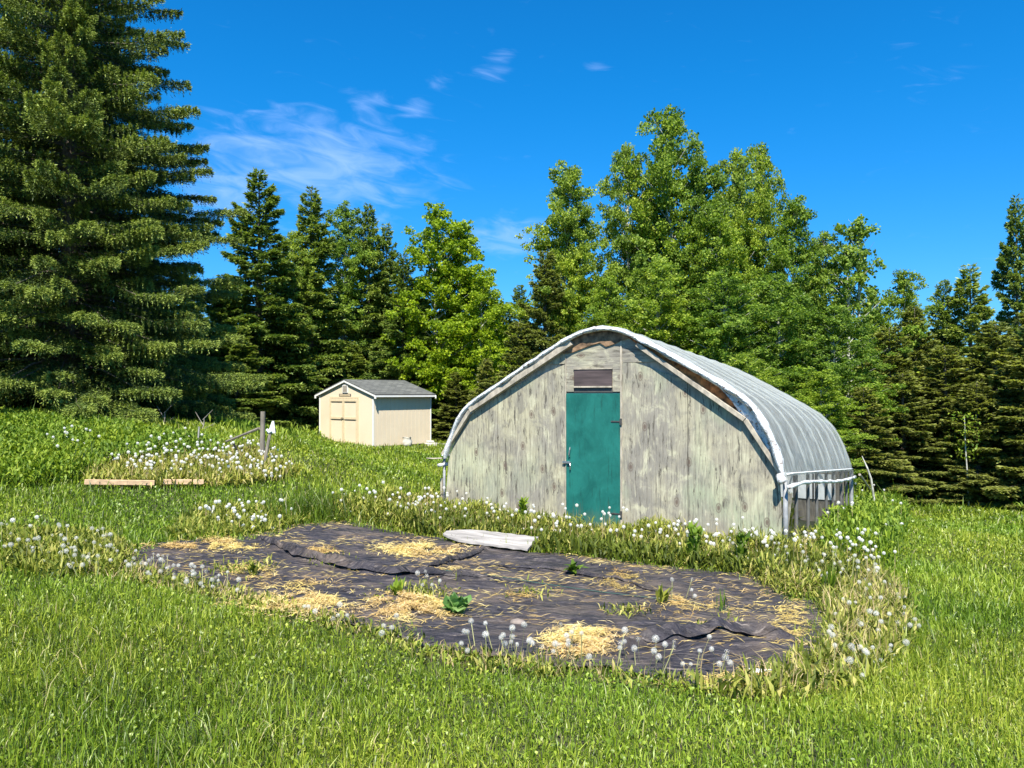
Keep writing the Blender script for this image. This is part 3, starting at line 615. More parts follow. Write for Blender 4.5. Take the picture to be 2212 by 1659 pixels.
def seg_dist(P, x, y):
    best = np.full(x.shape, 9.0); sg = np.zeros(x.shape)
    for (x0, y0), (x1, y1) in zip(P[:-1], P[1:]):
        dx, dy = x1-x0, y1-y0; L2 = dx*dx+dy*dy; t_ = np.clip(((x-x0)*dx+(y-y0)*dy)/L2, 0, 1)
        d = np.hypot(x-x0-t_*dx, y-y0-t_*dy); c = (dx*(y-y0)-dy*(x-x0))
        m = d < best; best = np.where(m, d, best); sg = np.where(m, np.sign(c), sg)
    return best, sg
def fab_h(x, y):
    h = .012+.007*np.sin(x*9+y*31+2*np.sin(x*4))*np.sin(x*6.3-y*5)+.005*np.sin(x*23-y*17+np.sin(y*11))+.010*vnoise(x, y, 3.1, 1)+.006*vnoise(x*.6+y, y*3-x, 2.3, 2)+.004*vnoise(x, y*3, 7, 5)
    for i, P in enumerate(FOLDS):
        d, s = seg_dist(P, x, y); A = (.055, .03, .03, .025, .07, .025, .025, .025)[i]
        up = np.where(s > 0, np.exp(-(d/.16)**2), np.exp(-(d/.018)**2)); h = h+A*up*(.75+.25*np.sin(x*5+y*3))
    # billowed corner nearest the camera on the right
    cx, cy = corner; r = np.hypot((x-cx)/.75, (y-cy)/.42); h = h+np.where(r < 1.6, .05*np.exp(-r*r*1.2)*(1+.5*np.sin(x*13+y*8)+.35*np.sin(y*21-x*6)), 0)
    return h
corner = on_ground([(1590,1418)])[0]
def make_fabric():
    P = FAB; x0, y0 = P.min(0)-.1; x1, y1 = P.max(0)+.1; s = .022
    X, Y = np.meshgrid(np.arange(x0, x1, s), np.arange(y0, y1, s))
    ex = vnoise(X, Y, 9, 4)*.05+vnoise(X, Y, 2.7, 6)*.07; ok = inside(P, X+ex, Y+ex*.7)
    Z = gz(X, Y)+fab_h(X, Y)+.012
    I = np.arange(X.size).reshape(X.shape); cell = ok[:-1,:-1] & ok[1:,:-1] & ok[1:,1:] & ok[:-1,1:]
    F = np.stack([I[:-1,:-1], I[:-1,1:], I[1:,1:], I[1:,:-1]], -1)[cell]
    used, inv = np.unique(F, return_inverse=True); V = np.c_[X.ravel(), Y.ravel(), Z.ravel()][used]
    obj_np('landscape_fabric', V, [inv.reshape(F.shape)], M['fabric'], smooth=True, label='black woven weed fabric spread over the vegetable patch in front of the greenhouse', cat='fabric')
make_fabric()
def flap(P, wdt, lift, lab):           # loose folded edge lying over the sheet, open underneath towards the camera
    P = np.array(P); n = len(P)*10; s = np.r_[0, np.cumsum(np.hypot(*np.diff(P, axis=0).T))]; q = np.linspace(0, s[-1], n)
    x = np.interp(q, s, P[:,0]); y = np.interp(q, s, P[:,1]); tx = np.gradient(x); ty = np.gradient(y); L = np.hypot(tx, ty); nx, ny = -ty/L, tx/L
    if ny.mean() < 0: nx, ny = -nx, -ny
    V = []
    for k in range(n):
        e = math.sin(math.pi*k/(n-1))**.5; wv = wdt*(.7+.3*math.sin(k*.35))*e
        for u, h in ((1.3, .016), (.9, .03), (.4, .05), (0, .055), (-.35, .046), (-.6, .030)):
            xx = x[k]+nx[k]*wv*u; yy = y[k]+ny[k]*wv*u; V.append((xx, yy, float(gz(xx, yy))+float(fab_h(np.array(xx), np.array(yy)))+.012+(h*lift*e*(1+.3*math.sin(k*.7))+.004 if u > -.5 or True else 0)))
    I = np.arange(n*6).reshape(n, 6); F = np.c_[I[:-1,:-1].ravel(), I[1:,:-1].ravel(), I[1:,1:].ravel(), I[:-1,1:].ravel()]
    obj_np('fabric_flap', V, [F], M['fabric'], smooth=True, label=lab, cat='fabric')
flap(FOLDS[0], .11, 1.0, 'long raised folded edge of black fabric across the left half of the patch')
flap(FOLDS[1], .05, .8, 'short dark fabric fold right of the yellow straw heap near the white board')
flap(FOLDS[4], .13, 1.0, 'rumpled fabric edge at the right front corner of the patch')
flap(FOLDS[3], .05, .5, 'thin crease of fabric crossing the middle of the patch')
# thin green cord over the fabric
cp = on_ground([(960,1250),(1060,1258),(1180,1272),(1300,1290),(1420,1302),(1500,1310)])
MB().tube([(x, y, float(gz(x, y)+fab_h(np.array(x), np.array(y)))+.022) for x, y in cp], .004, 6).build('green_cord', simple('cord', (.025,.075,.06), .7), label='thin dark green cord lying across the black fabric', cat='cord')
# white board lying at the back edge of the fabric
a = G(962,1168); b = G(1150,1192); c_ = (a+b)/2; L = (b-a).length; ang = math.atan2(b.y-a.y, b.x-a.x)
vs = []; nn = 14
for k in range(nn):
    u = k/(nn-1)-.5; x = u*L; wl = .205*(1-(max(0, -u-.15)/.35)**2*.75)*(1+.05*math.sin(k*3)); z = .075
    for yy, zz in ((-wl, z-.012),(wl, z-.012),(wl*.97, z+.010),(-wl*.97, z+.010)): vs.append((x, yy+.03*u, zz+.18*yy))
fs = [(k*4+j, k*4+(j+1)%4, k*4+4+(j+1)%4, k*4+4+j) for k in range(nn-1) for j in range(4)]+[(0,1,2,3),(nn*4-1,nn*4-2,nn*4-3,nn*4-4)]
o = MB().add(vs, fs).build('white_board', M['whiteboard'], label='white weathered board lying at the back edge of the black fabric', cat='board')
o.location = c_+Vector((0,-.06,.03)); o.rotation_euler = (0, math.atan2(a.z-b.z, L), ang)
# stone and scrap
q = G(1118,1355); vs = []; random.seed(5)
for j in range(7):
    for k in range(12):
        ph = math.pi*j/6; a_ = k*math.pi/6; r = 1+.12*math.sin(k*1.9+j*2.3); vs.append((math.sin(ph)*math.cos(a_)*.062*r, math.sin(ph)*math.sin(a_)*.045*r, math.cos(ph)*.028*r))
o = MB().add(vs, [(j*12+k, j*12+(k+1)%12, (j+1)*12+(k+1)%12, (j+1)*12+k) for j in range(6) for k in range(12)]).build('stone', M['stone'], smooth=True, label='flat pinkish stone on the fabric near its front edge', cat='stone'); o.location = q+Vector((0,0,.034))
q = G(1645,1474); mt = Matrix.Translation(q+Vector((0,0,.05)))@Matrix.Rotation(-.15,4,'Z')@Matrix.Rotation(.2,4,'X')
MB().box(-.075,.075,-.02,.02,0,.012,mt).build('white_scrap', M['white'], bevel=.003, label='small white scrap lying at the front right corner of the fabric', cat='scrap')

# ------------------------------------------------------------------ vegetation generators (vectorised)
def blades(x, y, z, h, wd, az, lean, tint, belly=1.0, basew=.7, roll=None):
    """curved blades: base pair, middle pair, tip"""
    n = len(x); ca, sa = np.cos(az), np.sin(az)
    if roll is None: roll = rng.uniform(-.9, .9, n)
    px, py = -np.sin(az+roll), np.cos(az+roll); px2, py2 = px*wd, py*wd
    mh, mo = h*.58*np.cos(lean*.5), h*.58*np.sin(lean*.5); th_, to = mh+h*.45*np.cos(lean*1.25), mo+h*.45*np.sin(lean*1.25)
    V = np.empty((n, 5, 3)); V[:,0] = np.c_[x-px2*.5*basew, y-py2*.5*basew, z]; V[:,1] = np.c_[x+px2*.5*basew, y+py2*.5*basew, z]
    V[:,2] = np.c_[x+ca*mo-px2*.5*belly, y+sa*mo-py2*.5*belly, z+mh]; V[:,3] = np.c_[x+ca*mo+px2*.5*belly, y+sa*mo+py2*.5*belly, z+mh]
    V[:,4] = np.c_[x+ca*to, y+sa*to, z+th_]
    b = np.arange(n)[:,None]*5
    return V.reshape(-1, 3), b+np.array([[0,1,3,2]]), b+np.array([[2,3,4]]), np.repeat(tint, 5)
def stuff(name, parts, mat, label, cat):
    Vs, Q, T, A = [], [], [], []; off = 0
    for V, q, t_, a in parts:
        Vs.append(V); Q.append(q+off); T.append(t_+off); A.append(a); off += len(V)
    return obj_np(name, np.concatenate(Vs), [np.concatenate(Q), np.concatenate(T)], mat, attr=np.concatenate(A), label=label, cat=cat, kind='stuff')
GHF = np.array([[gw(x, y, 0).x, gw(x, y, 0).y] for x, y in ((-2.75,-.04),(2.78,-.04),(2.78,LEN),(-2.75,LEN))])
SHF = np.array([[*(SO+ux*x+uy*y).xy] for x, y in ((0,0),(Ln,0),(Ln,Wd),(0,Wd))])
BED = poly_world([(190,1052),(500,1056),(600,1040),(640,1030),(560,985),(300,985),(215,1010)])
WEEDR = poly_world([(1770,1200),(1765,1160),(1785,1125),(1815,1095),(1860,1080),(1915,1085),(1955,1110),(1960,1160),(1930,1230),(1800,1230)])
FLF = poly_world([(700,1110),(830,1085),(960,1085),(1000,1110),(1220,1150),(1700,1180),(1790,1190),(1880,1230),(1780,1290),(1700,1290),(1600,1238),(1300,1206),(1160,1192),(960,1166),(850,1146),(740,1126)])
MOUND = poly_world([(-60,910),(60,908),(200,925),(330,945),(470,975),(480,1000),(260,1010),(170,1040),(60,1060),(-60,1050)])
DRYR = poly_world([(1770,1305),(1800,1285),(1900,1240),(1950,1290),(1965,1380),(1910,1450),(1820,1510),(1700,1525),(1580,1520),(1480,1496),(1575,1496),(1680,1466),(1760,1432),(1795,1378)])
DRYF = poly_world([(180,1190),(262,1190),(300,1222),(480,1275),(640,1318),(840,1372),(950,1412),(1250,1452),(1480,1482),(1480,1505),(1200,1480),(950,1442),(800,1385),(560,1330),(420,1290),(250,1260),(140,1240)])
DARKT = [on_ground([(690,1118)])[0], on_ground([(620,1122)])[0], on_ground([(770,1115)])[0], on_ground([(240,1015)])[0]]
def polar(n, r0, r1, k, r_ref, half=R(61)):
    r = np.linspace(r0, r1, 4000); pdf = r*np.minimum(1, (r_ref/r)**k); c = np.cumsum(pdf); c /= c[-1]
    rr = np.interp(rng.random(n), c, r); a = rng.uniform(-half, half, n); return rr*np.sin(a), rr*np.cos(a), rr
def lawn():
    n = 1300000; x, y, r = polar(n, 1.2, 46, 1.75, 5.0)
    edge_in = seg_dist(np.vstack([FAB, FAB[:1]]), x, y)[0] < .10+.16*(vnoise(x, y, 2.6, 12)+.3); keep = ~((inside(FAB, x, y) & ~(edge_in & (rng.random(len(x)) < .6))) | inside(GHF, x, y) | inside(SHF, x, y)); dz = inside(DRYF, x, y) | inside(DRYR, x, y); keep &= ~(dz & (rng.random(n) < .45)); fz = inside(FLF, x, y) | inside(BED, x, y); keep &= ~(fz & (rng.random(n) < .5))
    keep &= (vnoise(x, y, 6, 3) > -.75) | (rng.random(n) < .6)
    x, y, r = x[keep], y[keep], r[keep]; n = len(x)
    h = rng.gamma(4, 1/4, n)*(.056+.018*vnoise(x, y, 1.1, 2))*(1+.016*r); wd = .0046*np.maximum(1, r/5.0)*rng.uniform(.7, 1.3, n)
    tall = inside(MOUND, x, y) | inside(WEEDR, x, y); h = np.where(tall, h*2.0, h); edge = (y > 18) & (x > 8); h = np.where(edge, h*1.5, h)
    long = rng.random(n) < .02; h = np.where(long, h*rng.uniform(1.4, 2.1, n), h); nearedge = seg_dist(np.vstack([FAB, FAB[:1]]), x, y)[0] < .30; h = np.where(nearedge & (y < 8), h*.6, h)
    for c in DARKT: h = h*(1+1.1*np.exp(-((x-c[0])**2/.35+(y-c[1])**2/.3)))
    az_ = rng.uniform(0, 2*math.pi, n); lean = np.abs(rng.normal(.62, .48, n))
    tint = np.clip(.52+.16*vnoise(x, y, .8, 1)+.10*vnoise(x, y, 4, 7)+rng.normal(0, .22, n), 0, .88); dead = rng.random(n) < .03+.03*(vnoise(x, y, 2.1, 8) > .4); tint = np.where(dead, rng.uniform(.93, 1, n), tint)
    for c in DARKT: tint = tint*(1-.5*np.exp(-((x-c[0])**2/.4+(y-c[1])**2/.4))*(tint < .9))
    parts = [blades(x, y, gz(x, y)-.004, h, wd, az_, lean, tint)]
    # clover and small lawn leaves
    n = 115000; x, y, r = polar(n, 1.2, 24, 1.75, 5); keep = ~(inside(FAB, x, y) | inside(GHF, x, y)) & (vnoise(x, y, 2.4, 11) > -.6); x, y, r = x[keep], y[keep], r[keep]; n = len(x)
    parts.append(blades(x, y, gz(x, y)+rng.uniform(.005, .055, n), rng.uniform(.014, .030, n)*np.maximum(1, r/7), rng.uniform(.010, .018, n)*np.maximum(1, r/7), rng.uniform(0, 6.28, n), rng.uniform(.6, 1.7, n), np.clip(.55+rng.normal(0, .2, n), 0, .88), 1.2, .3))
    stuff('grass', parts, M['grass'], 'green lawn grass growing over the whole yard', 'grass')
lawn()
BOARD = on_ground([(1055, 1177)])[0]
def scatter(poly, n):
    x0, y0 = poly.min(0); x1, y1 = poly.max(0); x = rng.uniform(x0, x1, n*3); y = rng.uniform(y0, y1, n*3); k = inside(poly, x, y) & ~inside(GHF, x, y) & ((((x-BOARD[0])/.75)**2+((y-BOARD[1]+.12)/.48)**2) > 1); return x[k][:n], y[k][:n]
def leaves(x, y, hmin, hmax, w0, w1, t0, t1, lean=(.5, .3), per=1, jit=.05, z0=(0, .05), belly=1.25):
    x = np.repeat(x, per)+rng.normal(0, jit, len(x)*per); y = np.repeat(y, per)+rng.normal(0, jit, len(y)*per); n = len(x)
    return blades(x, y, gz(x, y)+rng.uniform(*z0, n), rng.uniform(hmin, hmax, n), rng.uniform(w0, w1, n), rng.uniform(0, 6.28, n), np.abs(rng.normal(*lean, n)), rng.uniform(t0, t1, n), belly, .35)
# leafy weeds: tall green on the right of the greenhouse and on the mound
P_ = []
x, y = scatter(WEEDR, 3400); P_.append(leaves(x, y, .05, .12, .016, .034, .2, 1, (1., .4), 5, .05, (.0, .36))); P_.append(leaves(x[:2200], y[:2200], .22, .42, .010, .018, .1, .7, (.35, .2), 2, .04, (0, .02)))
x, y = scatter(MOUND, 8500); P_.append(leaves(x, y, .05, .11, .018, .036, .15, .95, (1., .4), 5, .06, (.0, .22)))
x, y = scatter(poly_world([(1990,1075),(2212,1110),(2300,1125),(2300,1090),(2212,1075),(2000,1050)]), 2500); P_.append(leaves(x, y, .1, .22, .02, .05, .2, .8, (.8, .4), 3, .1, (0, .2)))
x, y = scatter(poly_world([(470,925),(560,945),(690,950),(690,925),(560,905),(480,905)]), 2500); P_.append(leaves(x, y, .1, .24, .02, .05, .3, 1, (.6, .4), 3, .1, (0, .15)))
stuff('weeds', P_, M['weed'], 'tall leafy green weeds beside the greenhouse and on the left mound', 'weeds')
P_ = []
x, y = scatter(FLF, 5600); P_.append(leaves(x, y, .04, .15, .008, .022, 0, .95, (1.1, .6), 8, .08, (0, .10)))
x, y = scatter(poly_world([(800,1110),(1000,1130),(1500,1225),(1850,1235),(1850,1270),(1600,1250),(1300,1215),(900,1160)]), 1300); P_.append(leaves(x, y, .06, .20, .014, .03, 0, .4, (.8, .5), 5, .05, (0, .12)))
x, y = scatter(BED, 4200); P_.append(leaves(x, y, .06, .22, .012, .028, .3, 1, (1.05, .5), 4, .06, (0, .08)))
x, y = scatter(DRYR, 2300); P_.append(leaves(x, y, .07, .17, .010, .022, .1, .95, (.8, .4), 4, .05, (0, .03)))
x, y = scatter(DRYF, 1500); P_.append(leaves(x, y, .04, .09, .010, .020, .1, .9, (.8, .4), 4, .05, (0, .03)))
for pp, nn_ in (([(0,1150),(230,1160),(280,1200),(250,1250),(60,1250),(0,1230)], 900), ([(430,1100),(690,1110),(640,1140),(560,1160),(440,1168),(360,1170)], 900)):
    x, y = scatter(poly_world(pp), nn_); P_.append(leaves(x, y, .07, .16, .012, .024, .15, .9, (.8, .4), 4, .05, (0, .03)))
x, y = scatter(FLF, 2600); c_n = vnoise(x, y, 3.3, 5) > .25; P_.append(leaves(x[c_n], y[c_n], .06, .16, .008, .02, .1, .9, (1., .5), 7, .06, (.05, .26)))
stuff('dandelion_leaves', P_, M['dandleaf'], 'yellow green dandelion leaves around the fabric and along the greenhouse wall', 'leaves')
# dry stems at the margins of the patch
P_ = []
for poly, n, hh in ((DRYR, 3000, (.08, .28)), (DRYF, 3600, (.05, .15)), (FLF, 2600, (.12, .30)), (BED, 3200, (.10, .30))):
    x, y = scatter(poly, n); n = len(x); r = np.hypot(x, y)
    P_.append(blades(x, y, gz(x, y), rng.uniform(*hh, n), .0038*np.maximum(1, r/5.5), rng.uniform(0, 6.28, n), np.abs(rng.normal(.9, .5, n)), rng.uniform(.2, 1, n)))
stuff('dry_grass', P_, M['dry'], 'dry tan stems and dead grass along the margins of the vegetable patch', 'grass')
# straw: short stalks lying on the fabric
def lying(x, y, ln, wd, az_, tint, zoff):
    n = len(x); tilt = rng.normal(0, .16, n); cx, sx = np.cos(az_)*ln/2, np.sin(az_)*ln/2; dz = np.sin(tilt)*ln/2
    z = gz(x, y)+fab_h(x, y)+.016+zoff+np.abs(dz)*.8; nx, ny = -np.sin(az_)*wd/2, np.cos(az_)*wd/2
    V = np.empty((n, 5, 3)); V[:,0] = np.c_[x-cx-nx, y-sx-ny, z-dz]; V[:,1] = np.c_[x-cx+nx, y-sx+ny, z-dz]; V[:,2] = np.c_[x+nx*.2-nx, y+ny*.2-ny, z+.004]; V[:,3] = np.c_[x+nx, y+ny, z+.004+wd*.4]; V[:,4] = np.c_[x+cx, y+sx, z+dz]
    b = np.arange(n)[:,None]*5; return V.reshape(-1, 3), b+np.array([[0,1,3,2]]), b+np.array([[2,3,4]]), np.repeat(tint, 5)
P_ = []
HEAPS = [((800,1175),(1010,1213),5200,.035,(.3,1)), ((640,1185),(745,1212),1000,.008,(.1,.8)), ((390,1165),(570,1200),3600,.012,(.2,.9)), ((480,1225),(600,1262),1400,.012,(.3,.9)), ((780,1288),(1010,1352),6500,.045,(.3,1)),
         ((1160,1362),(1350,1432),7000,.05,(.35,1)), ((1280,1228),(1400,1290),1400,.008,(0,.5)), ((1430,1292),(1510,1318),700,.012,(.2,.9)), ((1260,1300),(1700,1345),900,.006,(0,.6)), ((480,1280),(800,1345),7500,.015,(.3,1)), ((280,1182),(560,1192),2400,.01,(.2,.9)),
         ((520,1255),(760,1290),700,.004,(.1,.8)), ((1650,1290),(1760,1420),1300,.01,(.1,.7)), ((1450,1462),(1760,1500),1500,.01,(.2,.8)), ((1050,1280),(1200,1310),500,.008,(0,.6)), ((900,1230),(1040,1262),700,.008,(.1,.8)), ((1540,1360),(1620,1385),400,.01,(0,.5))]
for (ax, ay), (bx, by), n, zt, tr_ in HEAPS:
    n = int(n*(.62 if tr_[0] < .3 or zt < .02 else .8))
    qx, qy = (ax+bx)/2+rng.normal(0, (bx-ax)/5.2, n), (ay+by)/2+rng.normal(0, (by-ay)/5.2, n)
    qn = vnoise(qx, qy*2.2, .06, 3)+.5*vnoise(qx, qy*2, .17, 6) > -.25; qx, qy = qx[qn], qy[qn]
    x, y = ground_at(qx, qy); k = x.size; e = np.exp(-(((qx-(ax+bx)/2)/((bx-ax)/2.4))**2+((qy-(ay+by)/2)/((by-ay)/2.4))**2))
    P_.append(lying(x, y, rng.uniform(.02, .10, k), rng.uniform(.003, .0055, k)*np.maximum(1, y/6), rng.uniform(0, 6.28, k), rng.uniform(*tr_, k), rng.random(k)*zt*.9*e))
x, y = scatter(FAB, 4200); k = len(x); d = vnoise(x, y, 2.5, 9) > -.1; x, y = x[d], y[d]; k = len(x)
P_.append(lying(x, y, rng.uniform(.03, .12, k), rng.uniform(.0025, .004, k)*np.maximum(1, y/6), rng.normal(.05, .45, k), rng.uniform(0, .9, k), 0*x))
stuff('straw', P_, M['straw'], 'yellow straw strewn in heaps and wisps over the black fabric', 'straw')
# small volunteer leaves coming through the fabric
P_ = []
for px, py, s, n in ((905,1290,70,260), (500,1240,50,160), (1350,1330,35,90), (1560,1372,60,160), (560,1228,30,60), (1150,1290,50,60), (700,1215,60,60)):
    qx, qy = px+rng.normal(0, s*.5, n), py+rng.normal(0, s*.16, n); x, y = ground_at(qx, qy); m_ = rng.random(len(x)) < .5; x, y = x[m_], y[m_]; P_.append(leaves(x, y, .03, .09, .007, .016, .2, 1, (1., .5), 2, .04, (.02, .04)))
stuff('patch_weeds', P_, M['dandleaf'], 'low green weeds coming up through the black fabric', 'weeds')

# ------------------------------------------------------------------ single leafy plants
def leafy_plant(px, py, size, nleaf, lw, mat, name, label, cat, lean=(.7,.35), loc=None, tl=(.2,1), tiers=1, hgt=0, group=None):
    q = G(px, py) if loc is None else loc; root = empty(name, q, random.uniform(0, 6), label=label, cat=cat, group=group)
    n = nleaf*tiers; z = np.repeat(np.linspace(.02, hgt, tiers), nleaf)+rng.uniform(0, .02, n); az_ = rng.uniform(0, 6.28, n)
    ln = size*rng.uniform(.6, 1.1, n)*(1-.45*z/max(hgt, .5)); le = np.abs(rng.normal(*lean, n)); V, Q, T, A = blades(rng.normal(0, size*.12, n), rng.normal(0, size*.12, n), z, ln, lw*rng.uniform(.7, 1.3, n), az_, le, rng.uniform(*tl, n), 1.4, .3)
    obj_np('leaves', V, [Q, T], mat, root, attr=A)
    mb = MB()
    for k in range(3 if tiers > 1 else 2): a = k*2.1; mb.tube([(0,0,-.02),(math.cos(a)*.03,math.sin(a)*.03,max(hgt*.6,.04)),(math.cos(a)*.06,math.sin(a)*.06,max(hgt,.08))], .005, 5)
    mb.build('stem', M['stem'], root); return root
leafy_plant(1130,1150,.20,22,.040,M['weed'],'leafy_weed','bushy yellow green weed against the wall left of the green door','plant',tiers=5,hgt=.38,tl=(.5,1))
leafy_plant(1500,1225,.22,26,.045,M['weed'],'leafy_weed','broad bushy weed clump in front of the wall right of the door','plant',tiers=5,hgt=.36,tl=(.3,.9))
leafy_plant(1600,1232,.18,20,.035,M['weed'],'leafy_weed','dark leafy weed near the right front corner of the greenhouse','plant',tiers=4,hgt=.30,tl=(0,.6))
leafy_plant(1240,1246,.16,34,.035,M['weed'],'low_weed','low dark weed rosette alone on the fabric before the green door','plant',lean=(1.1,.3),tl=(0,.6))
leafy_plant(1425,1308,.18,16,.030,M['dandleaf'],'low_weed','spiky pale green weed tuft in the middle right of the fabric','plant',lean=(.5,.3),tl=(.3,.9))
leafy_plant(985,1332,.15,40,.085,M['cabbage'],'broad_leaf_plant','round cabbage like plant beside the yellow straw on the fabric','plant',lean=(.8,.4),tl=(.1,1))
leafy_plant(860,1300,.16,24,.035,M['weed'],'low_weed','green weed tuft growing at the left of the cabbage like plant','plant',lean=(.6,.3),tl=(.3,1))
leafy_plant(545,1250,.14,22,.030,M['dandleaf'],'low_weed','pale weed tuft at the left end of the fabric','plant',lean=(.7,.3),tl=(.3,.9))
leafy_plant(1560,1330,.20,12,.008,M['weed'],'grass_tuft','thin blue green grass tuft rising from the fabric on the right','grass tuft',lean=(.25,.15),tl=(0,.4))
leafy_plant(1790,1290,.30,36,.012,M['weed'],'grass_tuft','tall dark grass tuft at the right end of the fabric behind the dandelions','grass tuft',lean=(.3,.2),tl=(0,.5))
leafy_plant(2135,1098,.34,26,.085,M['cabbage'],'young_shrub','bright yellow green seedling shrub at the foot of the right hand spruces','shrub',tiers=3,hgt=.45,tl=(.7,1))
leafy_plant(1955,1020,.5,30,.05,M['weed'],'young_shrub','low green shrub at the foot of the spruces right of the leaning pole','shrub',tiers=4,hgt=.7,tl=(.2,.8),loc=Vector((8.3,19.6,float(gz(8.3,19.6)))))
# plants growing inside the greenhouse
for k, (x, y, s) in enumerate(((2.1,.9,.28),(1.9,1.8,.3),(2.2,2.6,.3),(1.5,1.4,.3),(1.4,2.8,.3))):
    q = gw(x, y, 0); q.z = float(gz(q.x, q.y)); leafy_plant(0,0,s,16,.02,M['dandleaf'],'greenhouse_plant','dry yellowish weed growing inside the open side of the greenhouse','plant',loc=q,tiers=4,hgt=.45,tl=(.1,.8),group='weeds inside the greenhouse')
for k, (x, y) in enumerate(((2.35,.75),(2.4,1.35))):
    q = gw(x, y, 0); z = float(gz(q.x, q.y)); MB().box(-.03,.03,-.02,.02,-.05,.55+.1*k,Matrix.Translation((q.x,q.y,z))@Matrix.Rotation(.12,4,'Y')).build('wood_stake', M['oldwood'], label=('short pale wooden stake behind the corner post inside the greenhouse' if k == 0 else 'taller pale stake deeper inside the open side of the greenhouse'), cat='stake')

# ------------------------------------------------------------------ dandelion clocks
def clock_mesh(seed, r=.022, n=85):
    g_ = np.random.default_rng(seed); i = np.arange(n)+.5; ph = np.arccos(1-1.9*i/n); th_ = math.pi*(1+5**.5)*i
    D = np.c_[np.cos(th_)*np.sin(ph), np.sin(th_)*np.sin(ph), np.cos(ph)]; rr = r*g_.uniform(.9, 1.06, n)
    A = np.cross(D, [.3,.2,.93]); A /= np.linalg.norm(A, axis=1)[:,None]; B = np.cross(D, A); tip = D*rr[:,None]; s = r*.20
    a = g_.uniform(0, 6.28, n)[:,None]; A2 = A*np.cos(a)+B*np.sin(a); B2 = -A*np.sin(a)+B*np.cos(a)
    V = np.concatenate([tip+A2*s, tip+B2*s*.45, tip-A2*s, tip-B2*s*.45, tip+B2*s, tip+A2*s*.4, tip-B2*s, tip-A2*s*.4, D*r*.25+A*r*.02, D*r*.25-A*r*.02, tip]); k = np.arange(n)[:,None]
    return mesh_np('seed_head', V, [np.hstack([k, k+n, k+2*n, k+3*n]), np.hstack([k+4*n, k+5*n, k+6*n, k+7*n]), np.hstack([k+8*n, k+9*n, k+10*n])], M['fluff'])
heads = [clock_mesh(s, .0215+.0015*(s % 3), (80, 80, 72, 26)[s]) for s in range(4)]
def ball(r, n=6):
    vs = []; fs = []
    for j in range(n+1):
        for k in range(8): ph = math.pi*j/n; vs.append((math.sin(ph)*math.cos(k*math.pi/4)*r, math.sin(ph)*math.sin(k*math.pi/4)*r, math.cos(ph)*r))
    for j in range(n):
        for k in range(8): fs.append((j*8+k, j*8+(k+1)%8, (j+1)*8+(k+1)%8, (j+1)*8+k))
    return vs, fs
bv, bf = ball(.0062); core = bpy.data.meshes.new('seed_core'); core.from_pydata(bv, [], bf); core.materials.append(M['seedcore'])
def stem_mesh(lean, curl):
    pts = [(lean*(q**1.5)+curl*math.sin(q*3)*.06, 0, q-.03*(q == 0)) for q in (0,.2,.4,.6,.8,1)]; mb = MB().tube(pts, [.0036,.0034,.0031,.0029,.0027,.0025], 5)
    me = bpy.data.meshes.new('stem'); me.from_pydata(mb.v, [], mb.f); me.materials.append(M['stem']); me.polygons.foreach_set('use_smooth', [True]*len(me.polygons)); return me, pts[-1]
stems = [stem_mesh(l, c) for l, c in ((0,.3),(.18,.5),(-.12,-.4),(.35,.2),(.5,.4))]
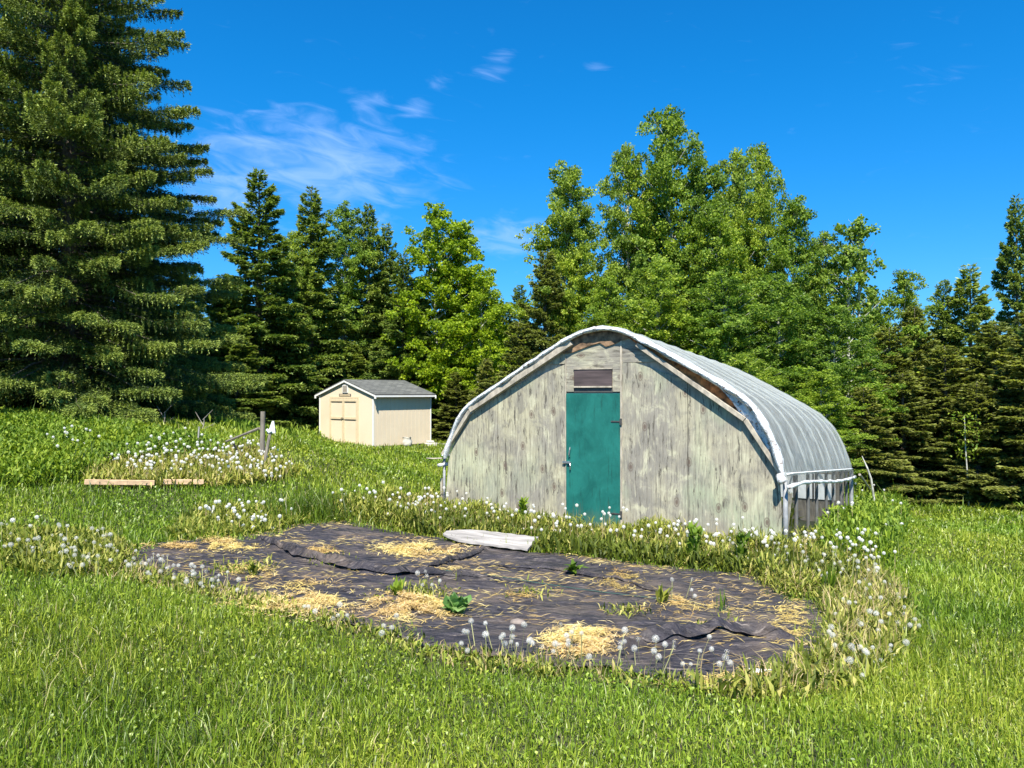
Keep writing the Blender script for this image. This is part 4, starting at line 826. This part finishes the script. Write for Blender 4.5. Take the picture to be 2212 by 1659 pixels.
ZONES = [ # photo polygon of the stem feet, count, stem height, label, group
 ([(205,1020),(300,992),(560,985),(640,1035),(600,1050),(300,1045)], 230, (.14,.30), 'white dandelion clock in the thick bed behind the pale planks on the left', 'dandelion clocks in the left bed'),
 ([(60,975),(200,955),(470,975),(540,995),(300,990),(120,1010)], 24, (.2,.34), 'white dandelion clock scattered in the tall weeds above the left bed', 'dandelion clocks on the left mound'),
 ([(0,1175),(60,1165),(240,1185),(290,1240),(210,1265),(60,1250),(0,1225)], 52, (.12,.24), 'white dandelion clock at the far left end of the black fabric', 'dandelion clocks left of the fabric'),
 ([(240,1222),(330,1230),(480,1280),(540,1300),(440,1292),(280,1262)], 40, (.09,.18), 'white dandelion clock along the left front edge of the black fabric', 'dandelion clocks on the left front edge'),
 ([(430,1110),(600,1105),(650,1140),(560,1160),(450,1150)], 40, (.10,.2), 'white dandelion clock in the grass behind the left end of the fabric', 'dandelion clocks behind the fabric'),
 ([(690,1112),(830,1090),(960,1095),(1100,1135),(1100,1160),(900,1150),(760,1125)], 85, (.12,.28), 'white dandelion clock around the left front corner of the greenhouse', 'dandelion clocks at the left greenhouse corner'),
 ([(1100,1150),(1230,1160),(1360,1170),(1360,1195),(1200,1185),(1110,1180)], 44, (.16,.34), 'white dandelion clock in front of the green door', 'dandelion clocks before the door'),
 ([(1360,1172),(1690,1192),(1700,1240),(1500,1225),(1370,1205)], 80, (.12,.3), 'white dandelion clock before the plywood wall right of the door', 'dandelion clocks before the right wall'),
 ([(1600,1220),(1700,1190),(1820,1195),(1940,1235),(1900,1285),(1780,1290),(1690,1260)], 92, (.14,.30), 'white dandelion clock in front of the right front corner of the greenhouse', 'dandelion clocks at the right greenhouse corner'),
 ([(1760,1110),(1900,1080),(1960,1120),(1950,1200),(1820,1190),(1720,1165)], 26, (.3,.45), 'white dandelion clock in the green weeds beside the open greenhouse side', 'dandelion clocks beside the greenhouse'),
 ([(1790,1300),(1930,1270),(1990,1380),(1960,1450),(1860,1500),(1760,1460),(1800,1390)], 46, (.08,.2), 'white dandelion clock in the dry grass right of the fabric', 'dandelion clocks right of the fabric'),
 ([(660,1330),(860,1375),(980,1415),(940,1430),(780,1390),(660,1350)], 12, (.08,.16), 'white dandelion clock at the middle of the front edge of the fabric', 'dandelion clocks on the front edge'),
 ([(980,1400),(1180,1420),(1420,1440),(1600,1480),(1400,1470),(1150,1455),(990,1430)], 44, (.10,.22), 'white dandelion clock near the straw heap at the front of the fabric', 'dandelion clocks by the front straw heap'),
 ([(900,1265),(1000,1290),(980,1330),(900,1320)], 5, (.15,.25), 'white dandelion clock in the weeds left of the cabbage like plant', 'dandelion clocks on the fabric'),
 ([(1400,1290),(1520,1290),(1500,1310),(1420,1310)], 4, (.10,.2), 'white dandelion clock by the spiky weed tuft on the fabric', 'dandelion clocks by the spiky tuft')]
ZONES = [(p, int(n*1.2), (h[0]*1.15, h[1]*1.2) if 'greenhouse' in l or 'door' in l or 'wall' in l else h, l, g) for p, n, h, l, g in ZONES]
pts_ = []
for zi, (poly, n, hr, lab, grp) in enumerate(ZONES):
    P = np.array(poly, float); x0, y0 = P.min(0); x1, y1 = P.max(0); qx = rng.uniform(x0, x1, n*6); qy = rng.uniform(y0, y1, n*6); k = inside(P, qx, qy); qx, qy = qx[k][:n], qy[k][:n]
    x, y = ground_at(qx, qy); ok = ~inside(GHF, x, y)
    for a, b in zip(x[ok], y[ok]): pts_.append((float(np.hypot(a, b)), float(a), float(b), float(rng.uniform(hr[0]*.6, hr[1]*1.15)), zi))
pts_.sort()
near, far = pts_[:296], pts_[296:]
random.seed(11)
for d, x, y, h, zi in near:
    k = random.randrange(5) if random.random() < .5 else random.randrange(3); me, top = stems[k]
    root = empty('dandelion', (x, y, float(gz(x, y))), random.uniform(0, 6.28), label=ZONES[zi][3], cat='dandelion', group=ZONES[zi][4]); root.empty_display_size = .02; root.rotation_euler = (random.gauss(0, .16), random.gauss(0, .16), random.uniform(0, 6.28))
    s = link(bpy.data.objects.new('stem', me), root); s.scale = (h, 1, h)
    hd = link(bpy.data.objects.new('seed_head', random.choice(heads)), root); hd.location = (top[0]*h, 0, top[2]*h+.004); hd.rotation_euler = (random.uniform(-.4,.4), random.uniform(-.4,.4), random.uniform(0,6)); sc_ = random.uniform(.58, .96); hd.scale = (sc_,)*3
    cr = link(bpy.data.objects.new('seed_core', core), hd)
# the farther ones as one mass
if far:
    HV = []; HF = []; SV = []; off = 0; i = np.arange(30)+.5; ph = np.arccos(1-1.95*i/30); th_ = math.pi*(1+5**.5)*i
    D = np.c_[np.cos(th_)*np.sin(ph), np.sin(th_)*np.sin(ph), np.cos(ph)]; A = np.cross(D, [.3,.2,.93]); A /= np.linalg.norm(A, axis=1)[:,None]; B = np.cross(D, A); r = .026
    U = np.stack([D*r+A*.010, D*r+B*.010, D*r-A*.010, D*r-B*.010], 1).reshape(-1, 3); UF = np.arange(120).reshape(30, 4)
    for d, x, y, h, zi in far:
        c = np.array([x, y, float(gz(x, y))+h]); HV.append(U*random.uniform(.62, .92)+c); HF.append(UF+off); off += 120
    x = np.array([p[1] for p in far]); y = np.array([p[2] for p in far]); h = np.array([p[3] for p in far])
    root = empty('distant_dandelions', (float(x.mean()), float(y.mean()), 0), 0, label='many small white dandelion clocks crowded in the farther beds and weeds', cat='dandelions', kind='stuff')
    loc = np.array(root.location); ho = obj_np('seed_heads', np.concatenate(HV)-loc, [np.concatenate(HF)], M['fluff'], root, kind='stuff')
    V, Q, T, A_ = blades(x, y, gz(x, y), h*1.0, np.full(len(x), .008), rng.uniform(0, 6.28, len(x)), np.full(len(x), .02), np.full(len(x), .6)); obj_np('stems', V-loc, [Q, T], M['dry'], root, attr=A_, kind='stuff')

# ------------------------------------------------------------------ conifers
def spruce_mesh(seed, h, r, nb, nleaf, ll, lw, power=.75, droop=.28, gap=.0, base=.03, narrow=1.0, wild=0.0):
    """boughs of flat sprays; returns foliage mesh arrays and bough lines for the wood"""
    g_ = np.random.default_rng(seed)
    u = (np.arange(nb)+g_.random(nb)*.9)/nb; u = u**1.12; zb = h*(base+(.985-base)*u); az_ = np.arange(nb)*2.39996+g_.normal(0, .35, nb)
    L = r*np.clip(1-zb/h, .012, 1)**power*g_.uniform(.72, 1.12, nb)*(1+.12*np.sin(az_*2+seed)); L = np.maximum(L, .12)
    if gap: L *= np.where(g_.random(nb) < gap, .5, 1)
    inner = np.zeros(nb, bool); inner[::5] = True; L = np.where(inner, L*.42, L)
    asc = np.interp(u, [0,.5,1], [-.02,.10,.9]); dr = np.interp(u, [0,.6,1], [droop,droop*.8,.05]); tipup = .10+.25*wild; asc = asc+g_.normal(0, .10*wild+.02, nb); L = L*np.where(g_.random(nb) < .45*wild, g_.uniform(.55, .85, nb), 1)
    def curve(b, s): return L[b]*(asc[b]*s-dr[b]*s**2+tipup*np.maximum(s-.7, 0)*2)
    wgt = L**1.45+.02; b = g_.choice(nb, nleaf, p=wgt/wgt.sum())
    s = np.sqrt(g_.uniform(.02, 1, nleaf)); nseg = np.maximum(5, (L[b]/.16)).astype(int); s = (np.floor(s*nseg)+.5)/nseg
    side = np.where(g_.random(nleaf) < .5, -1, 1.); q = g_.random(nleaf)**.8
    bl = (.36*narrow*L[b]*np.clip(1.04-s, 0, 1)**.8*np.clip(s*3, .35, 1)+.10)*(.75+.5*np.modf(np.sin(b*12.9+np.floor(s*nseg)*78.2+side*3)*43758)[0]**2)
    ang = R(52)-R(14)*s; fwd = np.cos(ang)*q*bl; lat = np.sin(ang)*q*bl*side
    rad = s*L[b]+fwd; ca, sa = np.cos(az_[b]), np.sin(az_[b])
    x = rad*ca-lat*sa; y = rad*sa+lat*ca; z = zb[b]+curve(b, np.minimum(rad/L[b], 1.25))-.16*np.abs(lat)-np.abs(g_.normal(0, .035, nleaf))*(L[b] > .4)+g_.normal(0, .012+.03*wild, nleaf)+wild*.05*np.sin(lat*7+b)
    # hanging twigs below the bough
    hang = g_.random(nleaf) < .07; z = z-np.where(hang, g_.random(nleaf)*.12, 0)
    da = az_[b]+side*ang+g_.normal(0, .55, nleaf)*1.0; tl = g_.normal(.0, .30, nleaf)+asc[b]*.3-np.where(hang, .7, 0)
    dx, dy, dz = np.cos(da)*np.cos(tl), np.sin(da)*np.cos(tl), np.sin(tl); Dv = np.c_[dx, dy, dz]
    S = np.cross(Dv, np.array([0, 0, 1.])); S /= np.linalg.norm(S, axis=1)[:,None]+1e-9; Up = np.cross(S, Dv); ro = g_.normal(0, .6, nleaf)[:,None]; S = S*np.cos(ro)+Up*np.sin(ro)
    ln = (ll*g_.uniform(.6, 1.25, nleaf))[:,None]; wd = (lw*g_.uniform(.7, 1.3, nleaf))[:,None]; c = np.c_[x, y, z]
    V = np.stack([c, c+Dv*ln*.45+S*wd*.5-[0,0,.006], c+Dv*ln, c+Dv*ln*.45-S*wd*.5-[0,0,.006]], 1).reshape(-1, 3); F = np.arange(nleaf*4).reshape(-1, 4)
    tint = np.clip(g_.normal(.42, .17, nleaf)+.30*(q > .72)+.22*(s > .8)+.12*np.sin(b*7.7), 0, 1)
    br = [(zb[k], az_[k], L[k], [curve(np.array([k]), np.array([v]))[0] for v in (.0,.35,.7,.95)]) for k in range(nb)]
    return V, F, np.repeat(tint, 4), br
def trunk_mesh(name, h, r0, br, mat, thick=.012, every=1):
    mb = MB(); mb.tube([(0,0,-.4),(0,0,h*.3),(.02,0,h*.65),(0,.01,h*.99)], [r0*1.15,r0*.8,r0*.42,.01], 9)
    for zb, a, L, cz in br[::every]:
        if L < .35: continue
        mb.tube([(math.cos(a)*L*v, math.sin(a)*L*v, zb+c-.02) for v, c in zip((0,.35,.7,.95), cz)], [thick*(.6+L*.5), thick*(.5+L*.3), thick*.5, .003], 4, False)
    me = bpy.data.meshes.new(name); me.from_pydata(mb.v, [], mb.f); me.materials.append(mat); return me
class Proto: pass
def spruce_proto(seed, h, r, nb, nleaf, ll, lw, mat, **k):
    p = Proto(); V, F, A, br = spruce_mesh(seed, h, r, nb, nleaf, ll, lw, **k); p.crown = mesh_np('crown', V, [F], mat, A); p.trunk = trunk_mesh('trunk', h, .012*h+.03, br, M['bark_s']); p.h, p.r = h, r; return p
# broadleaves
def broad_proto(seed, h, r, nlimb, nclump, nleaf, ls, mat, bark, base=.18, shape='col', spread=.24):
    g_ = np.random.default_rng(seed); p = Proto(); p.h, p.r = h, r; mb = MB(); tr = [(0,0,-.4)]; x = y = 0
    for k in range(1, 9): x += g_.normal(0, .05); y += g_.normal(0, .05); tr.append((x, y, h*k/8.2))
    T = np.array(tr); mb.tube(tr, list(np.linspace(.011*h+.02, .012, 9)), 8); C = []
    for k in range(nlimb):
        u = base+(.97-base)*(k+g_.random())/nlimb; z = h*u; a = k*2.4+g_.normal(0, .4)
        prof_ = {'col': np.interp(u, [0,.2,.45,.7,.88,1], [.7,.95,1,.68,.34,.08]), 'cone': np.interp(u, [0,.15,.4,.8,1], [.8,1,.9,.4,.1])}[shape]
        L = r*prof_*g_.uniform(.55, 1.15); bx = np.interp(z, T[:,2], T[:,0]); by = np.interp(z, T[:,2], T[:,1]); rise = np.interp(u, [0,.5,1], [.35,.75,1.6])
        P = [(bx+math.cos(a)*L*v, by+math.sin(a)*L*v, z+L*rise*v**.85) for v in (0,.4,.75,1)]; mb.tube(P, [.010+.012*L,.008+.007*L,.006,.003], 4, False)
        m = max(2, int(nclump*L/r)); v = g_.uniform(.25, 1.05, m)**.8
        for q in v: C.append((bx+math.cos(a)*L*q+g_.normal(0, .14*L+.05), by+math.sin(a)*L*q+g_.normal(0, .14*L+.05), z+L*rise*q**.85+g_.normal(0, .12)))
    for k in range(6): C.append((x+g_.normal(0, .06), y+g_.normal(0, .06), h*(.90+.105*g_.random())))
    C = np.array(C); sz = g_.uniform(.5, 1.25, len(C))*spread; b = g_.choice(len(C), nleaf, p=sz**2/(sz**2).sum()); off = g_.normal(0, 1, (nleaf, 3)); off /= np.linalg.norm(off, axis=1)[:,None]; off *= (g_.random(nleaf)**.5)[:,None]
    c = C[b]+off*sz[b][:,None]*[1,1,.75]; Dv = g_.normal(0, 1, (nleaf, 3))-[0,0,.4]; Dv /= np.linalg.norm(Dv, axis=1)[:,None]; S = np.cross(Dv, g_.normal(0, 1, (nleaf, 3))); S /= np.linalg.norm(S, axis=1)[:,None]
    ln = (ls*g_.uniform(.7, 1.3, nleaf))[:,None]; wd = ln*.42
    V = np.stack([c, c+Dv*ln*.4+S*wd, c+Dv*ln, c+Dv*ln*.4-S*wd], 1).reshape(-1, 3); tint = np.clip(g_.normal(.5, .22, nleaf)+.2*np.sin(b*5.1), 0, 1)
    p.crown = mesh_np('crown', V, [np.arange(nleaf*4).reshape(-1, 4)], mat, np.repeat(tint, 4)); me = bpy.data.meshes.new('trunk'); me.from_pydata(mb.v, [], mb.f); me.materials.append(bark); p.trunk = me; return p
def place(p, name, loc, h, r, rz, label, group, cat='tree'):
    root = empty(name, loc, rz, label=label, cat=cat, group=group); root.scale = (r/p.r, r/p.r, h/p.h)
    link(bpy.data.objects.new('trunk', p.trunk), root); link(bpy.data.objects.new('crown', p.crown), root); return root
def tree(p, name, ax, ay, d, r, label, group, rz=None):
    a = at(ax, ay, d); z = float(gz(a.x, a.y)); return place(p, name, (a.x, a.y, z-.05), a.z-z, r, random.uniform(0, 6.28) if rz is None else rz, label, group)
random.seed(21)
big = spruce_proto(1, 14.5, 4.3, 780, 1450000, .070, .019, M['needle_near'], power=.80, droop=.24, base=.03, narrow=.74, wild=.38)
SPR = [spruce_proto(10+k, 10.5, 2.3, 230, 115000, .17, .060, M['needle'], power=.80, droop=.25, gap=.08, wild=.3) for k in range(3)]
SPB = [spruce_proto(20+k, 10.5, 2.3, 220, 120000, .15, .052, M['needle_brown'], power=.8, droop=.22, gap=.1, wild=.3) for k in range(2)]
ASP = [broad_proto(30+k, 11.5, 2.0, 80, 18, 56000, .086, M['aspen'], M['bark_a'], base=.10) for k in range(3)]
ASPT = broad_proto(40, 10, 1.7, 40, 9, 7500, .115, M['aspen'], M['bark_a'], spread=.22)
BIR = [broad_proto(50+k, 10, 2.1, 70, 16, 40000, .10, M['birch'], M['bark_a'], base=.08, shape='cone') for k in range(2)]
gl = 'big spruces on the left'
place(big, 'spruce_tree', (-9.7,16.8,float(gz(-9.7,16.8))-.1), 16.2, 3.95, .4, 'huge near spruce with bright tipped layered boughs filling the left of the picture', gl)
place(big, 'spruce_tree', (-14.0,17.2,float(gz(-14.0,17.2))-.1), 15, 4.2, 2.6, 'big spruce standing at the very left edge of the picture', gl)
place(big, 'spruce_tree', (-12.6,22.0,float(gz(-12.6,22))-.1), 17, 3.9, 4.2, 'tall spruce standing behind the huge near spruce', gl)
gm = 'trees behind the shed'; S_ = SPR
LIST = [
 (S_[0],'spruce_tree',560,362,31,2.7,'tall pointed spruce left of the shed with a lone leader above its neighbours',gm),
 (S_[1],'spruce_tree',672,402,34,2.5,'second tall spruce standing left of the shed roof ridge',gm),
 (ASP[0],'aspen_tree',738,448,36,1.9,'pale bluish aspen between the tall spruces left of the shed',gm),
 (ASP[1],'aspen_tree',640,500,33.5,1.5,'light green aspen squeezed between the two tall left spruces',gm),
 (S_[2],'spruce_tree',797,438,36,1.9,'dark narrow spruce with a bare tip above the shed',gm),
 (S_[0],'spruce_tree',835,478,36.5,1.8,'slightly shorter dark spruce close beside the bare tipped one',gm),
 (S_[1],'spruce_tree',872,545,34,2.0,'olive spruce just left of the bright birch',gm),
 (S_[2],'spruce_tree',478,590,30,2.0,'light green spruce half hidden by the huge left spruce',gm),
 (S_[0],'spruce_tree',515,700,29.0,1.9,'low spruce beside the path left of the shed',gm),
 (BIR[0],'birch_tree',935,448,34.5,2.5,'bright yellow green birch behind the shed roof',gm),
 (BIR[1],'birch_tree',1000,475,35,2.6,'second bright birch stem right of the shed',gm),
 (BIR[0],'birch_tree',1040,600,33.5,1.8,'lower bright birch crown between shed and greenhouse',gm),
 (S_[1],'spruce_tree',760,735,34,1.6,'young spruce with pale tips directly behind the shed ridge',gm),
 (S_[2],'spruce_tree',700,720,34.5,1.8,'young spruce rising behind the left eave of the shed',gm),
 (S_[0],'spruce_tree',630,690,31.5,1.8,'mid height spruce left of the shed doors',gm),
 (S_[1],'spruce_tree',900,760,34,1.5,'short spruce behind the right end of the shed roof',gm),
 (SPB[0],'spruce_tree',1050,770,25,1.2,'short olive spruce left of the greenhouse arch',gm),
 (SPB[1],'spruce_tree',985,800,32.5,1.3,'low spruce in shade between the shed and the greenhouse',gm),
 (S_[0],'spruce_tree',1060,622,38,1.8,'distant spruce in the gap right of the bright birches',gm),
 (S_[2],'spruce_tree',1122,612,38,1.8,'distant small spruce in the low gap of the treeline',gm),
 (S_[1],'spruce_tree',1092,650,37,1.9,'short spruce in the low gap of the treeline',gm),
 (SPB[1],'spruce_tree',1178,535,25,1.9,'grey green spruce just left of the greenhouse peak',gm),
 (SPB[0],'spruce_tree',1120,690,24.5,1.7,'low spruce left of the grey green one near the greenhouse peak',gm),
]
ga = 'aspens behind the greenhouse'
LIST += [
 (ASP[0],'aspen_tree',1242,362,26.5,1.76,'leftmost tall aspen rising above the greenhouse peak',ga),
 (ASP[1],'aspen_tree',1365,312,26.5,1.43,'narrow aspen between the leftmost and the tallest aspen',ga),
 (ASP[2],'aspen_tree',1448,232,26,1.93,'tallest aspen with a pointed crown behind the greenhouse',ga),
 (ASP[0],'aspen_tree',1505,345,25.5,1.76,'broad aspen shoulder right of the tallest aspen',ga),
 (ASP[1],'aspen_tree',1598,322,26.5,1.43,'twin topped aspen left stem right of the tallest one',ga),
 (ASP[2],'aspen_tree',1645,312,27,1.34,'twin topped aspen right stem with a rounded top',ga),
 (ASP[0],'aspen_tree',1702,432,25.5,1.60,'mid height aspen on the falling right side of the grove',ga),
 (ASP[1],'aspen_tree',1775,500,25.5,1.43,'shorter aspen left of the thin see through aspen',ga),
 (ASPT,'aspen_tree',1868,458,25,1.51,'thin see through aspen with sky showing at the right of the grove',ga),
 (ASPT,'aspen_tree',1820,520,24.5,1.34,'thin leaning aspen beside the see through one',ga),
 (ASP[2],'aspen_tree',1952,585,25,1.18,'last small aspen before the right hand spruces',ga),
 (ASP[1],'aspen_tree',1430,560,23,1.68,'bright lower aspen in front of the tallest one',ga),
 (ASP[0],'aspen_tree',1560,600,22,1.76,'leafy lower aspen above the plastic roof',ga),
 (ASP[2],'aspen_tree',1680,590,22.5,1.68,'leafy lower aspen above the roof shoulder',ga),
 (ASP[1],'aspen_tree',1790,660,22,1.51,'leafy low aspen above the far end of the roof',ga),
 (ASP[0],'aspen_tree',1300,600,24,1.34,'shaded lower aspen behind the greenhouse peak',ga),
 (ASP[2],'aspen_tree',1620,760,20,1.26,'lowest aspen bush right behind the greenhouse',ga),
 (ASP[0],'aspen_tree',1760,800,20,1.18,'low aspen bush behind the far roof end',ga),
 (ASP[1],'aspen_tree',1405,395,27,1.35,'slim aspen spire close left of the tallest aspen',ga),
 (ASP[2],'aspen_tree',1548,430,25,1.5,'rounded aspen shoulder between the tallest and the twin topped one',ga),
 (ASP[0],'aspen_tree',1215,470,26,1.2,'slim pale aspen at the left end of the grove',ga),
]
gr = 'spruces on the right'
LIST += [
 (SPB[0],'spruce_tree',1920,700,23,2.1,'olive spruce right of the last aspen',gr),
 (SPB[1],'spruce_tree',1975,655,24.5,1.9,'mid height olive spruce left of the pointed right pair',gr),
 (S_[2],'spruce_tree',2037,600,25.5,1.5,'narrow pointed spruce left of the taller right one',gr),
 (S_[0],'spruce_tree',2095,565,25,1.9,'taller spruce of the pointed pair near the right edge',gr),
 (S_[1],'spruce_tree',2195,422,27,1.6,'tallest sparse spruce at the right edge with bare lower trunk',gr),
 (SPB[0],'spruce_tree',2150,690,22,2.3,'broad olive spruce in front of the tallest right one',gr),
 (SPB[1],'spruce_tree',2040,740,22,2.3,'broad olive spruce in the middle of the right wall of trees',gr),
 (SPB[0],'spruce_tree',1950,800,21.5,1.9,'shorter olive spruce beside the far greenhouse corner',gr),
 (SPB[1],'spruce_tree',1865,830,20.5,1.5,'short spruce just behind the far greenhouse corner',gr),
 (SPB[1],'spruce_tree',2240,660,20,2.4,'spruce cut by the right edge of the picture',gr),
 (SPB[0],'spruce_tree',2340,560,23,2.4,'spruce beyond the right edge of the picture',gr),
 (SPB[0],'spruce_tree',2110,820,20.5,1.7,'low spruce in front of the right wall of trees',gr),
]
for row in LIST: tree(*row)
# the wood farther back closes the gaps
gf = 'spruces of the far wood'; k = 0
for px in range(330, 2300, 82):
    ay = np.interp(px, [330,700,1050,1130,1300,1900,2000,2300], [600,560,680,690,560,640,720,640])+random.uniform(-25, 25); d = 40+random.uniform(-2, 3)
    tree(S_[k % 3], 'spruce_tree', px, ay, d, 2.4, 'dark spruce of the far wood filling gaps behind the nearer trees', gf); k += 1
# bare saplings and dead twigs
q0 = at(1893,1062,17.5); mb = MB().tube([(q0.x,q0.y,float(gz(q0.x,q0.y))-.05), at(1882,1035,17.5), at(1874,1012,17.5), at(1862,985,17.6)], [.024,.022,.018,.008], 7)
mb.build('birch_sapling', M['bark_a'], label='thin pale birch trunk leaning behind the far greenhouse corner', cat='tree')
q0 = at(2093,1088,20); rt = empty('sapling', (q0.x,q0.y,float(gz(q0.x,q0.y))), 0, label='slender sapling with few leaves before the right hand spruces', cat='tree')
MB().tube([(0,0,-.05),(-.03,0,.8),(-.08,0,1.6),(-.10,0,2.4)], [.022,.02,.014,.006], 6).build('trunk', M['bark_a'], rt)
n = 260; V, Q, T, A = blades(rng.normal(-.08, .22, n), rng.normal(0, .22, n), rng.uniform(1.3, 2.5, n), rng.uniform(.05, .1, n), rng.uniform(.03, .05, n), rng.uniform(0, 6, n), rng.uniform(.5, 1.6, n), rng.uniform(.3, 1, n), 1.3, .3); obj_np('crown', V, [Q, T], M['weed'], rt, attr=A)
for k, (px, py, dx, hh, d) in enumerate([(435,965,6,60,15.5),(190,930,0,34,15),(352,960,4,70,15.8),(418,960,0,38,15.6)]):
    b = at(px, py, d); b.z = float(gz(b.x, b.y)); a = at(px+dx, py-hh, d); m_ = (a+b)/2
    mb = MB().tube([b-Vector((0,0,.05)), m_+Vector((.02,0,0)), a], [.014,.011,.005], 5)
    if k in (0, 2): mb.tube([m_, m_+Vector((-.16,.02,.26))], [.008,.003], 4).tube([m_+Vector((0,0,.1)), m_+Vector((.2,.0,.3))], [.008,.003], 4).tube([m_+Vector((0,0,-.1)), m_+Vector((.22,.0,.02))], [.007,.003], 4)
    mb.build('dead_sapling', M['twig'], label=['branched bare dead sapling left of the wooden post','short bare stem under the lowest bough at far left','forked bare dead stem under the huge spruce','thin straight bare stem beside the broken white board'][k], cat='dead sapling')
